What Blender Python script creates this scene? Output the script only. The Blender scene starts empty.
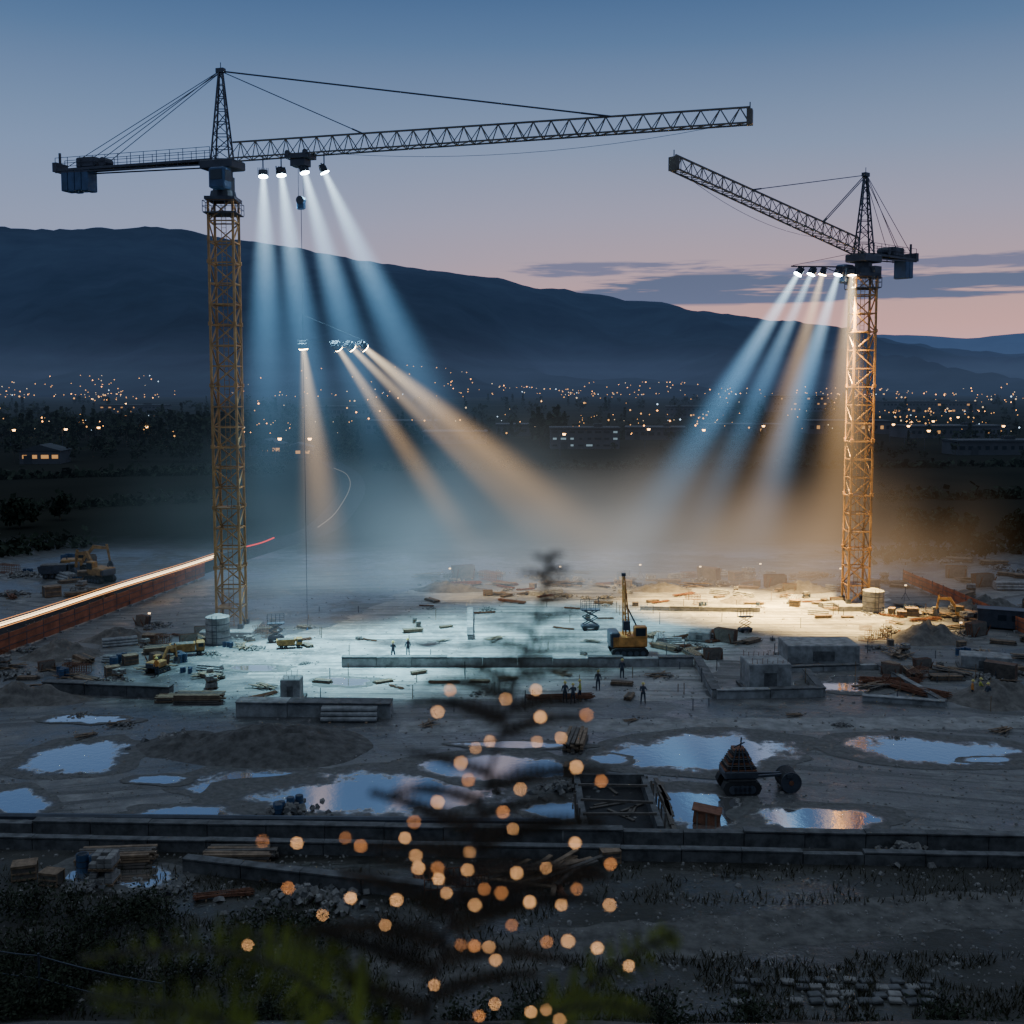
import bpy, math, random
from math import radians, sin, cos, tan, pi, sqrt
from mathutils import Vector, Matrix, noise
random.seed(11)
R = random.random
def U(a, b): return a + (b - a) * R()
scene = bpy.context.scene

# ------------------------------------------------------------ camera + pixel-to-world placement
H = 24.0; F = 1100.0; PT = radians(4.5); CY = 385 + F * tan(PT)
def ray(px, py):
    x = (px - 512) / F; y = -(py - CY) / F
    return Vector((x, cos(PT) + y * sin(PT), -sin(PT) + y * cos(PT)))
def G(px, py, z=0.0):
    d = ray(px, py); t = (z - H) / d.z
    return Vector((d.x * t, d.y * t, z))
def W(px, py, D):
    d = ray(px, py); t = D / d.y
    return Vector((d.x * t, D, H + d.z * t))

cd = bpy.data.cameras.new("camera"); cam = bpy.data.objects.new("camera", cd)
scene.collection.objects.link(cam); scene.camera = cam
cam.location = (0, 0, H); cam.rotation_euler = (radians(90) - PT, 0, 0)
cd.sensor_width = 36; cd.lens = 36 * F / 1024; cd.shift_y = (CY - 512) / 1024
cd.clip_start = 0.1; cd.clip_end = 40000
cd.dof.use_dof = True; cd.dof.focus_distance = 100; cd.dof.aperture_fstop = 1.7
cd.dof.aperture_blades = 0

# ------------------------------------------------------------ helpers
def lin(c):
    r = []
    for v in c[:3]:
        v /= 255.0
        r.append(v / 12.92 if v <= 0.04045 else ((v + 0.055) / 1.055) ** 2.4)
    return (r[0], r[1], r[2], 1)

def mat(name, col, rough=0.8, metal=0.0, var=0.35, scale=1.5, bump=0.0, emis=None, es=0, spec=0.4):
    m = bpy.data.materials.new(name); m.use_nodes = True
    nt = m.node_tree; b = nt.nodes["Principled BSDF"]
    tc = nt.nodes.new("ShaderNodeTexCoord")
    n = nt.nodes.new("ShaderNodeTexNoise"); n.inputs["Scale"].default_value = scale
    n.inputs["Detail"].default_value = 3; n.inputs["Roughness"].default_value = 0.65
    nt.links.new(tc.outputs["Object"], n.inputs["Vector"])
    cr = nt.nodes.new("ShaderNodeValToRGB")
    c = Vector(col[:3])
    lo = c * (1 - var); hi = c * (1 + var)
    cr.color_ramp.elements[0].position = 0.3; cr.color_ramp.elements[1].position = 0.7
    cr.color_ramp.elements[0].color = (*lo, 1); cr.color_ramp.elements[1].color = (*hi, 1)
    nt.links.new(n.outputs["Fac"], cr.inputs["Fac"])
    nt.links.new(cr.outputs["Color"], b.inputs["Base Color"])
    b.inputs["Roughness"].default_value = rough; b.inputs["Metallic"].default_value = metal
    b.inputs["Specular IOR Level"].default_value = spec
    if bump:
        bp = nt.nodes.new("ShaderNodeBump"); bp.inputs["Strength"].default_value = bump
        bp.inputs["Distance"].default_value = 0.1
        nt.links.new(n.outputs["Fac"], bp.inputs["Height"]); nt.links.new(bp.outputs["Normal"], b.inputs["Normal"])
    return m
def emit(name, col, s, sample=False):
    m = bpy.data.materials.new(name); m.use_nodes = True; nt = m.node_tree
    nt.nodes.clear(); o = nt.nodes.new("ShaderNodeOutputMaterial"); e = nt.nodes.new("ShaderNodeEmission")
    e.inputs["Color"].default_value = (*col[:3], 1); e.inputs["Strength"].default_value = s
    nt.links.new(e.outputs[0], o.inputs["Surface"])
    if not sample:
        m.cycles.emission_sampling = 'NONE'
    return m

class MB:
    def __init__(s): s.v = []; s.f = []; s.m = []
    def add(s, vs, fs, mi):
        o = len(s.v); s.v += [tuple(v) for v in vs]
        for f in fs: s.f.append(tuple(i + o for i in f)); s.m.append(mi)
    def box(s, c, size, mi=0, rz=0, rx=0, ry=0, taper=1.0, bev=0.0):
        M = Matrix.Translation(Vector(c)) @ Matrix.Rotation(rz, 4, 'Z') @ Matrix.Rotation(ry, 4, 'Y') @ Matrix.Rotation(rx, 4, 'X')
        x, y, z = [k / 2 for k in size]
        if bev <= 0:
            vs = [M @ Vector((sx * x * (taper if sz > 0 else 1), sy * y * (taper if sz > 0 else 1), sz * z)) for sz in (-1, 1) for sx, sy in ((-1, -1), (1, -1), (1, 1), (-1, 1))]
            s.add(vs, [(3, 2, 1, 0), (4, 5, 6, 7), (0, 1, 5, 4), (1, 2, 6, 5), (2, 3, 7, 6), (3, 0, 4, 7)], mi)
        else:
            b = bev; rings = []
            for (k, zz) in ((b, -z), (0, -z + b), (0, z - b), (b, z)):
                xx, yy = x - k, y - k
                rings.append([(-xx + b, -yy), (xx - b, -yy), (xx, -yy + b), (xx, yy - b), (xx - b, yy), (-xx + b, yy), (-xx, yy - b), (-xx, -yy + b)])
                rings[-1] = [M @ Vector((p[0] * (taper if zz > 0 else 1), p[1] * (taper if zz > 0 else 1), zz)) for p in rings[-1]]
            vs = sum(rings, []); fs = [tuple(range(7, -1, -1)), tuple(range(24, 32))]
            for r in range(3):
                for i in range(8):
                    j = (i + 1) % 8; fs.append((r * 8 + i, r * 8 + j, r * 8 + 8 + j, r * 8 + 8 + i))
            s.add(vs, fs, mi)
    def cyl(s, a, b, r0, r1=None, n=8, mi=0):
        a = Vector(a); b = Vector(b); r1 = r0 if r1 is None else r1
        d = (b - a); 
        if d.length < 1e-6: return
        d.normalize(); t = Vector((0, 0, 1)) if abs(d.z) < 0.9 else Vector((1, 0, 0))
        p = d.cross(t).normalized(); q = d.cross(p)
        vs = []
        for c, r in ((a, r0), (b, r1)):
            for i in range(n):
                an = 2 * pi * (i + .5) / n; vs.append(c + (p * cos(an) + q * sin(an)) * r)
        fs = [(i, (i + 1) % n, n + (i + 1) % n, n + i) for i in range(n)] + [tuple(range(n - 1, -1, -1)), tuple(range(n, 2 * n))]
        s.add(vs, fs, mi)
    def bar(s, a, b, w, mi=0): s.cyl(a, b, w * 0.707, None, 4, mi)
    def path(s, pts, r, n=5, mi=0):
        for i in range(len(pts) - 1): s.cyl(pts[i], pts[i + 1], r, None, n, mi)
    def poly(s, pts, mi=0): s.add(pts, [tuple(range(len(pts)))], mi)
    def prism(s, prof, y0, y1, mi=0):
        n = len(prof)
        vs = [(p[0], y0, p[1]) for p in prof] + [(p[0], y1, p[1]) for p in prof]
        fs = [tuple(range(n)), tuple(range(2 * n - 1, n - 1, -1))] + [(i, n + i, n + (i + 1) % n, (i + 1) % n) for i in range(n)]
        s.add(vs, fs, mi)
    def mesh(s, name, mats, smooth=False):
        me = bpy.data.meshes.new(name); me.from_pydata(s.v, [], s.f); 
        for m in mats: me.materials.append(m)
        me.polygons.foreach_set("material_index", s.m)
        if smooth: me.polygons.foreach_set("use_smooth", [True] * len(s.f))
        me.update(); return me
    def obj(s, name, mats, loc=(0, 0, 0), rz=0, smooth=False, parent=None, sc=1):
        return put(name, s.mesh(name, mats, smooth), loc, rz, parent, sc)
def put(name, me, loc=(0, 0, 0), rz=0, parent=None, sc=1):
    o = bpy.data.objects.new(name, me); scene.collection.objects.link(o)
    o.location = loc; o.rotation_euler = (0, 0, rz); o.scale = (sc, sc, sc)
    if parent: o.parent = parent
    return o
def empty(name, loc=(0, 0, 0)):
    o = bpy.data.objects.new(name, None); scene.collection.objects.link(o); o.location = loc; return o

# ------------------------------------------------------------ materials
M_yel = mat("crane_yellow_paint", (0.34, 0.185, 0.07), 0.5, 0.0, 0.45, 0.6)
M_steel = mat("dark_steel_paint", (0.055, 0.062, 0.08), 0.5, 0.3, 0.3, 1)
M_jib = mat("jib_paint", (0.11, 0.10, 0.085), 0.5, 0.1, 0.35, .5)
M_conc = mat("concrete", (0.22, 0.22, 0.215), 0.85, 0, 0.45, 1.2, 0.3)
M_concd = mat("dark_concrete", (0.09, 0.09, 0.09), 0.8, 0, 0.5, 1.5, 0.3)
M_wood = mat("timber", (0.18, 0.125, 0.078), 0.8, 0, 0.45, 2)
M_woodd = mat("weathered_timber", (0.105, 0.09, 0.076), 0.85, 0, 0.4, 2)
M_rust = mat("rusty_steel", (0.17, 0.075, 0.042), 0.8, 0.2, 0.4, 3)
M_mach = mat("machine_yellow", (0.26, 0.14, 0.04), 0.55, 0, 0.45, 1.5)
M_black = mat("black_rubber", (0.02, 0.02, 0.022), 0.8, 0, 0.3, 3)
M_glass = mat("cab_glass", (0.02, 0.03, 0.04), 0.1, 0.2, 0.1, 1)
M_white = mat("white_paint", (0.5, 0.52, 0.52), 0.5, 0, 0.25, 1.5)
M_blue = mat("blue_paint", (0.04, 0.08, 0.16), 0.5, 0, 0.3, 1)
M_orange = mat("orange_hoarding", (0.26, 0.08, 0.035), 0.7, 0, 0.5, 0.8)
M_dirt = mat("heaped_dirt", (0.11, 0.10, 0.09), 0.95, 0, 0.4, 1.5, 0.8)
M_rock = mat("rubble_stone", (0.19, 0.18, 0.168), 0.9, 0, 0.4, 2, 0.5)

# ------------------------------------------------------------ world
w = bpy.data.worlds.new("World"); scene.world = w; w.use_nodes = True
nt = w.node_tree; nt.nodes.clear(); L = nt.links.new
def N(t, **k):
    n = nt.nodes.new(t)
    for a, b in k.items(): setattr(n, a, b)
    return n
def MA(op, a, b=None, c=None, clamp=False):
    n = N("ShaderNodeMath", operation=op, use_clamp=clamp)
    for i, v in enumerate((a, b, c)):
        if v is None: continue
        if isinstance(v, (int, float)): n.inputs[i].default_value = v
        else: L(v, n.inputs[i])
    return n.outputs[0]
def MR(v, a, b, c=0, d=1, smooth=True):
    n = N("ShaderNodeMapRange"); n.interpolation_type = 'SMOOTHSTEP' if smooth else 'LINEAR'
    L(v, n.inputs[0]); 
    for i, q in enumerate((a, b, c, d)): n.inputs[i + 1].default_value = q
    return n.outputs[0]
def MIX(f, a, b, mode='MIX'):
    n = N("ShaderNodeMix", data_type='RGBA', blend_type=mode)
    if isinstance(f, (int, float)): n.inputs[0].default_value = f
    else: L(f, n.inputs[0])
    for i, v in ((6, a), (7, b)):
        if isinstance(v, tuple): n.inputs[i].default_value = v
        else: L(v, n.inputs[i])
    return n.outputs[2]
def RAMP(f, stops):
    n = N("ShaderNodeValToRGB"); e = n.color_ramp.elements
    while len(e) < len(stops): e.new(0.5)
    for i, (p, c) in enumerate(stops): e[i].position = p; e[i].color = c
    L(f, n.inputs[0]); return n.outputs[0]
tc = N("ShaderNodeTexCoord"); sp = N("ShaderNodeSeparateXYZ"); L(tc.outputs["Generated"], sp.inputs[0])
X, Y, Z = sp.outputs
hl = MA('SQRT', MA('ADD', MA('MULTIPLY', X, X), MA('MULTIPLY', Y, Y)))
v = MA('DIVIDE', Z, MA('MAXIMUM', hl, 0.001))
su = MA('DIVIDE', X, MA('MAXIMUM', hl, 0.001)); cu = MA('DIVIDE', Y, MA('MAXIMUM', hl, 0.001))
vp = MR(v, -0.05, 0.8, 0, 1, False)
def q(x): return (x + .05) / .85
up_fill = (.33, .41, .52, 1)  # unseen overhead sky, brightened to add fill light on the ground
cool = RAMP(vp, [(0, lin((70, 80, 110))), (q(0), lin((138, 140, 166))), (q(.1), lin((156, 158, 184))), (q(.14), lin((149, 159, 190))), (q(.2), lin((128, 151, 189))), (q(.3), lin((88, 118, 161))), (q(.36), lin((66, 96, 141))), (q(.42), lin((70, 100, 144))), (1, up_fill)])
warm = RAMP(vp, [(0, lin((120, 90, 90))), (q(0), lin((232, 156, 124))), (q(.05), lin((226, 162, 140))), (q(.075), lin((214, 163, 152))), (q(.11), lin((190, 163, 171))), (q(.15), lin((168, 162, 184))), (q(.21), lin((134, 152, 185))), (q(.3), lin((91, 120, 162))), (q(.36), lin((68, 98, 143))), (q(.42), lin((72, 102, 145))), (1, up_fill)])
dt = MA('ADD', MA('MULTIPLY', su, .40), MA('MULTIPLY', cu, .917))
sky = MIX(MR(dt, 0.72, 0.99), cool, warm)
def cloud(sc_u, sc_v, seed, v0, v1, v2, v3, u0, u1, t0, t1, k, col):
    global sky
    cmb = N("ShaderNodeCombineXYZ"); L(MA('MULTIPLY', su, sc_u), cmb.inputs[0]); L(MA('MULTIPLY', v, sc_v), cmb.inputs[1]); cmb.inputs[2].default_value = seed
    nz = N("ShaderNodeTexNoise"); L(cmb.outputs[0], nz.inputs["Vector"]); nz.inputs["Scale"].default_value = 1.0; nz.inputs["Detail"].default_value = 4; nz.inputs["Roughness"].default_value = .6
    win = MA('MULTIPLY', MR(v, v0, v1), MR(v, v3, v2)); win = MA('MULTIPLY', win, MR(su, u0, u1)); win = MA('MULTIPLY', win, MR(cu, 0.2, 0.5))
    cl = MA('MULTIPLY', MR(MA('ADD', nz.outputs["Fac"], MA('MULTIPLY', win, 0.2)), t0, t1), MA('MINIMUM', MA('MULTIPLY', win, 2.5), 1.0))
    sky = MIX(MA('MULTIPLY', cl, k), sky, col)
cloud(9, 110, 1.3, .068, .078, .090, .102, 0.0, 0.15, .52, .66, .95, lin((80, 92, 118)))
cloud(11, 130, 7.7, .094, .100, .104, .112, -0.04, 0.06, .54, .70, .85, lin((98, 104, 134)))
ns = N("ShaderNodeTexSky"); ns.sky_type = 'NISHITA'; ns.sun_disc = False; ns.sun_elevation = radians(-4); ns.sun_rotation = radians(23)
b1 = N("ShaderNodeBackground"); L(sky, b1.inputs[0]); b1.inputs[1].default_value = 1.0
b2 = N("ShaderNodeBackground"); L(ns.outputs[0], b2.inputs[0]); b2.inputs[1].default_value = 0.05
ad = N("ShaderNodeAddShader"); L(b1.outputs[0], ad.inputs[0]); L(b2.outputs[0], ad.inputs[1])
ow = N("ShaderNodeOutputWorld"); L(ad.outputs[0], ow.inputs[0])

# ------------------------------------------------------------ ground material
gm = bpy.data.materials.new("ground_dirt"); gm.use_nodes = True; nt = gm.node_tree; L = nt.links.new
bs = nt.nodes["Principled BSDF"]
geo = N("ShaderNodeNewGeometry"); sp = N("ShaderNodeSeparateXYZ"); L(geo.outputs["Position"], sp.inputs[0]); X, Y, Z = sp.outputs
def NZ(scale, det=4, rough=.6, vec=None, dist=0):
    n = N("ShaderNodeTexNoise"); L(vec or geo.outputs["Position"], n.inputs["Vector"]); n.inputs["Scale"].default_value = scale
    n.inputs["Detail"].default_value = det; n.inputs["Roughness"].default_value = rough; n.inputs["Distortion"].default_value = dist
    return n.outputs["Fac"]
n1 = NZ(0.06, 4, .65); n2 = NZ(0.5, 5, .7); n3 = NZ(6, 2, .7)
ro = N("ShaderNodeVectorRotate"); ro.rotation_type = 'Z_AXIS'; L(geo.outputs["Position"], ro.inputs["Vector"]); L(MA('MULTIPLY', MA('SINE', MA('MULTIPLY', X, .05)), .22), ro.inputs["Angle"])
sr = N("ShaderNodeSeparateXYZ"); L(ro.outputs[0], sr.inputs[0])
st = N("ShaderNodeCombineXYZ"); L(MA('MULTIPLY', sr.outputs[0], .05), st.inputs[0]); L(MA('MULTIPLY', sr.outputs[1], .7), st.inputs[1])
tr = NZ(1.6, 4, .6, st.outputs[0], .3)
base = RAMP(n2, [(0.3, (0.08, .08, .079, 1)), (0.5, (.155, .152, .147, 1)), (0.7, (.26, .252, .24, 1))])
base = MIX(MR(n1, .35, .65), MIX(1.0, base, (.42, .44, .47, 1), 'MULTIPLY'), base)
base = MIX(MR(tr, .48, .60, 0, .7), base, (.055, .055, .055, 1))
base = MIX(MR(n3, .55, .75, 0, .4), base, (.28, .27, .255, 1))
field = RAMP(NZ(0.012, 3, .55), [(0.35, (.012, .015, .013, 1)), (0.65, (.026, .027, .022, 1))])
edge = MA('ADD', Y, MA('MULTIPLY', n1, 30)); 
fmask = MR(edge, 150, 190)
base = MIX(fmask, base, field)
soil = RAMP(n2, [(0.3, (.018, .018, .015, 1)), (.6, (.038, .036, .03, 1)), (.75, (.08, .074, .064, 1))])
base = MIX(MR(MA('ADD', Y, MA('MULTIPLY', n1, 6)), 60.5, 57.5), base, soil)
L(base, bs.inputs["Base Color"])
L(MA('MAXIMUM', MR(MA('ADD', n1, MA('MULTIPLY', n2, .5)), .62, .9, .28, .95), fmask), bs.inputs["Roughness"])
L(MA('MULTIPLY', MA('SUBTRACT', 1.0, fmask), .5), bs.inputs["Specular IOR Level"])
bp = N("ShaderNodeBump"); bp.inputs["Distance"].default_value = .22
L(MA('MULTIPLY', MA('SUBTRACT', 1.0, fmask), .9), bp.inputs["Strength"])
L(MA('ADD', n2, MA('MULTIPLY', tr, .4)), bp.inputs["Height"]); L(bp.outputs[0], bs.inputs["Normal"])

def zslope(y):
    if y < 2.2: return 22.4
    if y > 40: return 0
    return 22.4 * (1 - (y - 2.2) / 37.8)
ys = [-30, -10, 0, 2.2] + [2.2 + 1.26 * i for i in range(1, 31)] + [42, 50, 60, 75, 90, 110, 140, 180, 250, 400, 700, 1200, 2000, 4000, 8000, 16000]
xs = [-16000, -6000, -2000, -700, -300, -120] + [-60 + 3 * i for i in range(41)] + [120, 300, 700, 2000, 6000, 16000]
b = MB(); vs = []
for y in ys:
    for x in xs:
        z = zslope(y)
        if 3 < y < 39.5 and abs(x) < 100: z -= abs(noise.noise(Vector((x * .3, y * .3, 1)))) * .9
        vs.append((x, y, z))
nx = len(xs)
b.add(vs, [(j * nx + i, j * nx + i + 1, (j + 1) * nx + i + 1, (j + 1) * nx + i) for j in range(len(ys) - 1) for i in range(nx - 1)], 0)
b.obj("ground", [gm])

# ------------------------------------------------------------ mountains
prof = [(-900, 210), (-400, 222), (-100, 226), (0, 228), (60, 233), (120, 230), (165, 229), (200, 236), (300, 250), (370, 263), (440, 273), (475, 278), (500, 280), (540, 289), (580, 294), (640, 301), (700, 311), (760, 320), (800, 323), (850, 330), (890, 341), (950, 349), (1024, 355), (1300, 366), (2000, 372)]
def interp(p, x):
    for (a, ya), (c, yc) in zip(p, p[1:]):
        if x <= c: return ya + (yc - ya) * max(0, (x - a)) / (c - a)
    return p[-1][1]
def mh(u, y):
    rh = (385 - interp(prof, u)) / F * 5500 + 24
    s = max(0, min(1, (y - 2100) / 3400)); x = (u - 512) / F * y
    h = rh * (s ** 1.4)
    rn = noise.fractal(Vector((x * .0013 + y * .0003, y * .0005, 3)), 1.0, 2.1, 5)
    h += rn * 260 * s * (1 - s) * 2.4 + noise.fractal(Vector((x * .006, y * .004, 7)), 1, 2, 4) * 17 * s
    if y > 5500: h = rh * max(0, 1 - (y - 5500) / 2500) + noise.noise(Vector((x * .002, y * .002, 0))) * 20
    return h - 1
b = MB(); vs = []; us = [-900 + 6 * i for i in range(485)]; yy = [2100 + 85 * i for i in range(41)] + [5700, 6200, 7000, 8000]
for y in yy:
    for u in us: vs.append(((u - 512) / F * y, y, mh(u, y)))
n = len(us)
b.add(vs, [(j * n + i, j * n + i + 1, (j + 1) * n + i + 1, (j + 1) * n + i) for j in range(len(yy) - 1) for i in range(n - 1)], 0)
M_mt = mat("mountain_forest", (0.012, 0.017, 0.023), 1, 0, .6, .004, 0, spec=0)
b.obj("mountain_range", [M_mt], smooth=True)
prof2 = [(700, 350), (830, 338), (900, 333), (960, 335), (1024, 331), (1200, 325), (1500, 335), (2100, 345)]
b = MB(); vs = []; us = [700 + 12 * i for i in range(116)]
for j, (y, s) in enumerate(((9000, 0), (10000, .5), (11000, 1), (12500, .2))):
    for u in us:
        x = (u - 512) / F * y
        vs.append((x, y, s * ((385 - interp(prof2, u)) / F * 11000 + noise.fractal(Vector((x * .001, 0, 0)), 1, 2, 4) * 40)))
n = len(us)
b.add(vs, [(j * n + i, j * n + i + 1, (j + 1) * n + i + 1, (j + 1) * n + i) for j in range(3) for i in range(n - 1)], 0)
b.obj("far_mountain_range", [M_mt], smooth=True)

def volmat(name, rate=1.0): 
    m = bpy.data.materials.new(name); m.use_nodes = True; m.node_tree.nodes.clear(); m.cycles.volume_step_rate = rate; return m
def haze(name, c, size, col, s):
    hm = volmat("valley_haze_glow"); t = hm.node_tree
    e = t.nodes.new("ShaderNodeEmission"); e.inputs[0].default_value = (*col, 1); e.inputs[1].default_value = s  # haze veil put in as the box's own glow, no light is scattered
    o = t.nodes.new("ShaderNodeOutputMaterial"); t.links.new(e.outputs[0], o.inputs["Volume"])
    b = MB(); b.box(c, size); b.obj(name, [hm])
haze("valley_haze", (0, 8200, 300), (24000, 15000, 640), (.24, .45, 1), 1.35e-5)
haze("valley_haze", (0, 2500, 45), (9000, 3200, 110), (.42, .58, 1), 1.5e-5)
haze("valley_haze", (0, 540, 14), (2400, 700, 40), (.42, .62, 1), 3.4e-5)

# ------------------------------------------------------------ town
def lightcloud(name, pts, m):
    b = MB()
    for p, r in pts:
        p = Vector(p)
        b.add([p + Vector(d) * r for d in ((1, 0, 0), (-1, 0, 0), (0, 1, 0), (0, -1, 0), (0, 0, 1), (0, 0, -1))],
              [(0, 2, 4), (2, 1, 4), (1, 3, 4), (3, 0, 4), (2, 0, 5), (1, 2, 5), (3, 1, 5), (0, 3, 5)], 0)
    b.obj(name, [m])
cols = [((1, .48, .14), 1.8, 420), ((1, .40, .10), 6, 130), ((1, .75, .45), 1.2, 130), ((.6, .8, 1), 2.2, 36)]
clus = [(110, 402), (130, 386), (20, 384), (560, 386), (620, 392), (905, 430), (930, 436), (960, 428), (480, 388), (660, 390), (700, 440), (285, 446), (860, 390), (980, 410), (60, 440), (600, 440)]
for ci, (c, s, n) in enumerate(cols):
    pts = []
    for i in range(n):
        t = R()
        if t < .5: cx, cy = random.choice(clus); px = cx + random.gauss(0, 30); py = cy + random.gauss(0, 4)
        elif t < .82: px = U(-60, 1090); py = 387 + abs(random.gauss(0, 1)) * 10
        elif t < .97: px = U(-60, 1090); py = U(398, 456)
        else: px = U(-60, 1090); py = U(378, 386)
        py = max(377 + R() * 5, py)
        if py > 393:
            D = 24 * F / (min(py, 458) - 385 + 0.0)
            p = Vector(((px - 512) / F * D, D, U(6, 11)))
        else:
            D = U(2150, 2700); p = Vector(((px - 512) / F * D, D, max(0, mh(px, D)) + 5))
        pts.append((p, p.y / F * random.choice((.35, .45, .5, .6, .95 if p.y < 1500 else .6))))
    lightcloud("town_lights", pts, emit("town_light_%d" % ci, c, s))
M_bulb = emit("street_bulb", (1, .52, .18), 10); 
for px, py in ((10, 441), (62, 440), (95, 438), (125, 408), (143, 437), (275, 452), (305, 452), (540, 405), (560, 446), (645, 440), (700, 441), (760, 436), (890, 434), (905, 436), (930, 430), (925, 442), (1000, 436), (955, 425)):
    D = 24 * F / (py - 385) * .86; x = (px - 512) / F * D
    b = MB(); b.cyl((0, 0, 0), (0, 0, 7.5), .12, .08, 6, 0); b.bar((0, 0, 7.5), (1.2, 0, 7.8), .08, 0); b.box((1.4, 0, 7.75), (.7, .3, .15), 0); b.cyl((1.4, 0, 7.05), (1.4, 0, 7.65), .4, .65, 8, 1)
    b.obj("street_lamp", [M_steel, M_bulb], (x, D, 0))
M_bw = mat("building_wall", (.06, .062, .07), .9, 0, .3, .1); M_br = mat("building_roof", (.03, .034, .04), .8, 0, .3, .1)
M_win1 = emit("lit_window_warm", (1, .50, .18), .6); M_win2 = emit("lit_window_cool", (.6, .85, 1), .3)
def building(name, px, py, w_, h_, d_, rows, lit, cool=False, gable=False):
    g = G(px, py); b = MB()
    b.box((0, d_ / 2, h_ / 2), (w_, d_, h_), 0)
    if gable:
        b.prism([(-w_ / 2 - .5, h_), (w_ / 2 + .5, h_), (0, h_ + w_ * .16)], -.4, d_ + .4, 1)
    else:
        b.box((0, d_ / 2, h_ + .3), (w_ + .8, d_ + .8, .6), 1)
        b.box((w_ * .2, d_ / 2, h_ + 1.2), (w_ * .12, 3, 1.2), 1)
    nw = max(3, int(w_ / 3))
    for r in range(rows):
        for i in range(nw):
            zc = (r + .55) * h_ / rows; xc = -w_ / 2 + (i + .5) * w_ / nw
            b.box((xc, -.04, zc), (w_ / nw * U(.3, .75), .12, h_ / rows * .28), (3 if cool else 2) if R() < lit else 4)
    b.box((-w_ * .3, -.06, 1.3), (2.4, .1, 2.6), 1)
    return b.obj(name, [M_bw, M_br, M_win1, M_win2, M_glass], (g.x, g.y, 0), U(-.15, .15))
building("office_building", 585, 449, 26, 7.5, 14, 3, .35, True)
building("warehouse", 528, 436, 30, 5, 18, 1, .15)
building("warehouse", 655, 440, 26, 5, 20, 1, .2)
building("warehouse", 455, 444, 26, 4.5, 20, 1, .2, True)
building("warehouse", 400, 434, 34, 6, 20, 1, .1)
building("house", 40, 464, 12, 4.0, 10, 1, 1.0, False, True)
building("house", 265, 456, 11, 4, 9, 1, .5, False, True)
building("house", 298, 458, 9, 3.5, 9, 1, .7, False, True)
building("warehouse", 745, 436, 36, 5, 18, 1, .15)
building("warehouse", 850, 434, 40, 6, 20, 1, .2)
building("warehouse", 960, 438, 48, 5, 20, 1, .3, False)
building("warehouse", 1000, 455, 30, 4.5, 12, 1, .1, True)
building("warehouse", 700, 418, 50, 8, 20, 2, .15)
building("apartment_building", 800, 412, 50, 14, 20, 3, .15)
building("apartment_building", 130, 418, 46, 9, 20, 3, .15)
building("warehouse", 345, 418, 60, 8, 20, 1, .1)
building("warehouse", 930, 414, 80, 10, 20, 2, .2)

M_leaf = mat("dark_foliage", (.024, .034, .022), .9, 0, .4, .5, spec=.1)
M_bark = mat("bark", (.05, .04, .03), .9, 0, .3, 3)
def tree(b, p, h, n=60, conif=False, mi=0, mb=1, ls=1.0):
    p = Vector(p); b.cyl(p, p + Vector((0, 0, h * .7)), h * .02, h * .006, 5, mb)
    for k in range(4):
        a = U(0, 6.3); z = U(.3, .6) * h
        b.cyl(p + Vector((0, 0, z)), p + Vector((cos(a) * h * .2, sin(a) * h * .2, z + h * .15)), h * .008, h * .003, 4, mb)
    lob = [(U(-.24, .24), U(-.24, .24), U(.28, .8), U(.14, .25)) for _ in range(8)]
    for k in range(n):
        if conif:
            t = R() ** .7; r = (1 - t) * .2 * h * U(.4, 1.1); a = U(0, 6.3); c = p + Vector((cos(a) * r, sin(a) * r, h * (.08 + .92 * t)))
        else:
            l = random.choice(lob); d = Vector((random.gauss(0, 1), random.gauss(0, 1), random.gauss(0, 1))).normalized() * l[3] * h * U(.5, 1.1)
            c = p + Vector((l[0] * h, l[1] * h, l[2] * h)) + d
        s = h * U(.04, .09) * ls
        d1 = Vector((U(-1, 1), U(-1, 1), U(-1, 1))).normalized() * s; d2 = Vector((U(-1, 1), U(-1, 1), U(-1, 1))).normalized() * s
        b.add([c - d1, c + d2, c + d1, c - d2], [(0, 1, 2, 3)], mi)
b = MB()
def band(n, x0, x1, y0, y1, h0, h1, cf=.4):
    for i in range(n):
        g = G(U(x0, x1), U(y0, y1)); tree(b, g, U(h0, h1), 40, R() < cf, ls=1.5)
band(230, -60, 250, 425, 447, 7, 13, .3)
band(130, 240, 520, 424, 443, 5, 9, .2)
band(20, 528, 565, 436, 446, 10, 14, .6)
band(120, 560, 1090, 420, 448, 4, 8, .2)
band(90, -40, 360, 446, 464, 4, 8, .1)
band(60, 600, 1090, 450, 462, 3, 6, .1)
band(160, -60, 1090, 403, 422, 8, 14)
b.obj("distant_trees", [M_leaf, M_bark])
for px, py, h in ((905, 552, 5), (918, 550, 7), (938, 548, 7.6), (958, 552, 6.5), (985, 560, 4.5), (1015, 548, 6), (60, 520, 5), (20, 528, 7)):
    b = MB(); tree(b, (0, 0, 0), h, 700, False); b.obj("tree", [M_leaf, M_bark], G(px, py))
b = MB()
def hedge(a, c, n, s):
    for i in range(n):
        g = a.lerp(c, R()) + Vector((U(-2, 2), U(-4, 4), 0)); 
        for k in range(9):
            cc = g + Vector((random.gauss(0, 1), random.gauss(0, 1), abs(random.gauss(0, .9)))); d1 = Vector((U(-1, 1), U(-1, 1), U(-1, 1))) * s; d2 = Vector((U(-1, 1), U(-1, 1), U(-1, 1))) * s
            b.add([cc - d1, cc + d2, cc + d1, cc - d2], [(0, 1, 2, 3)], 0)
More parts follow.
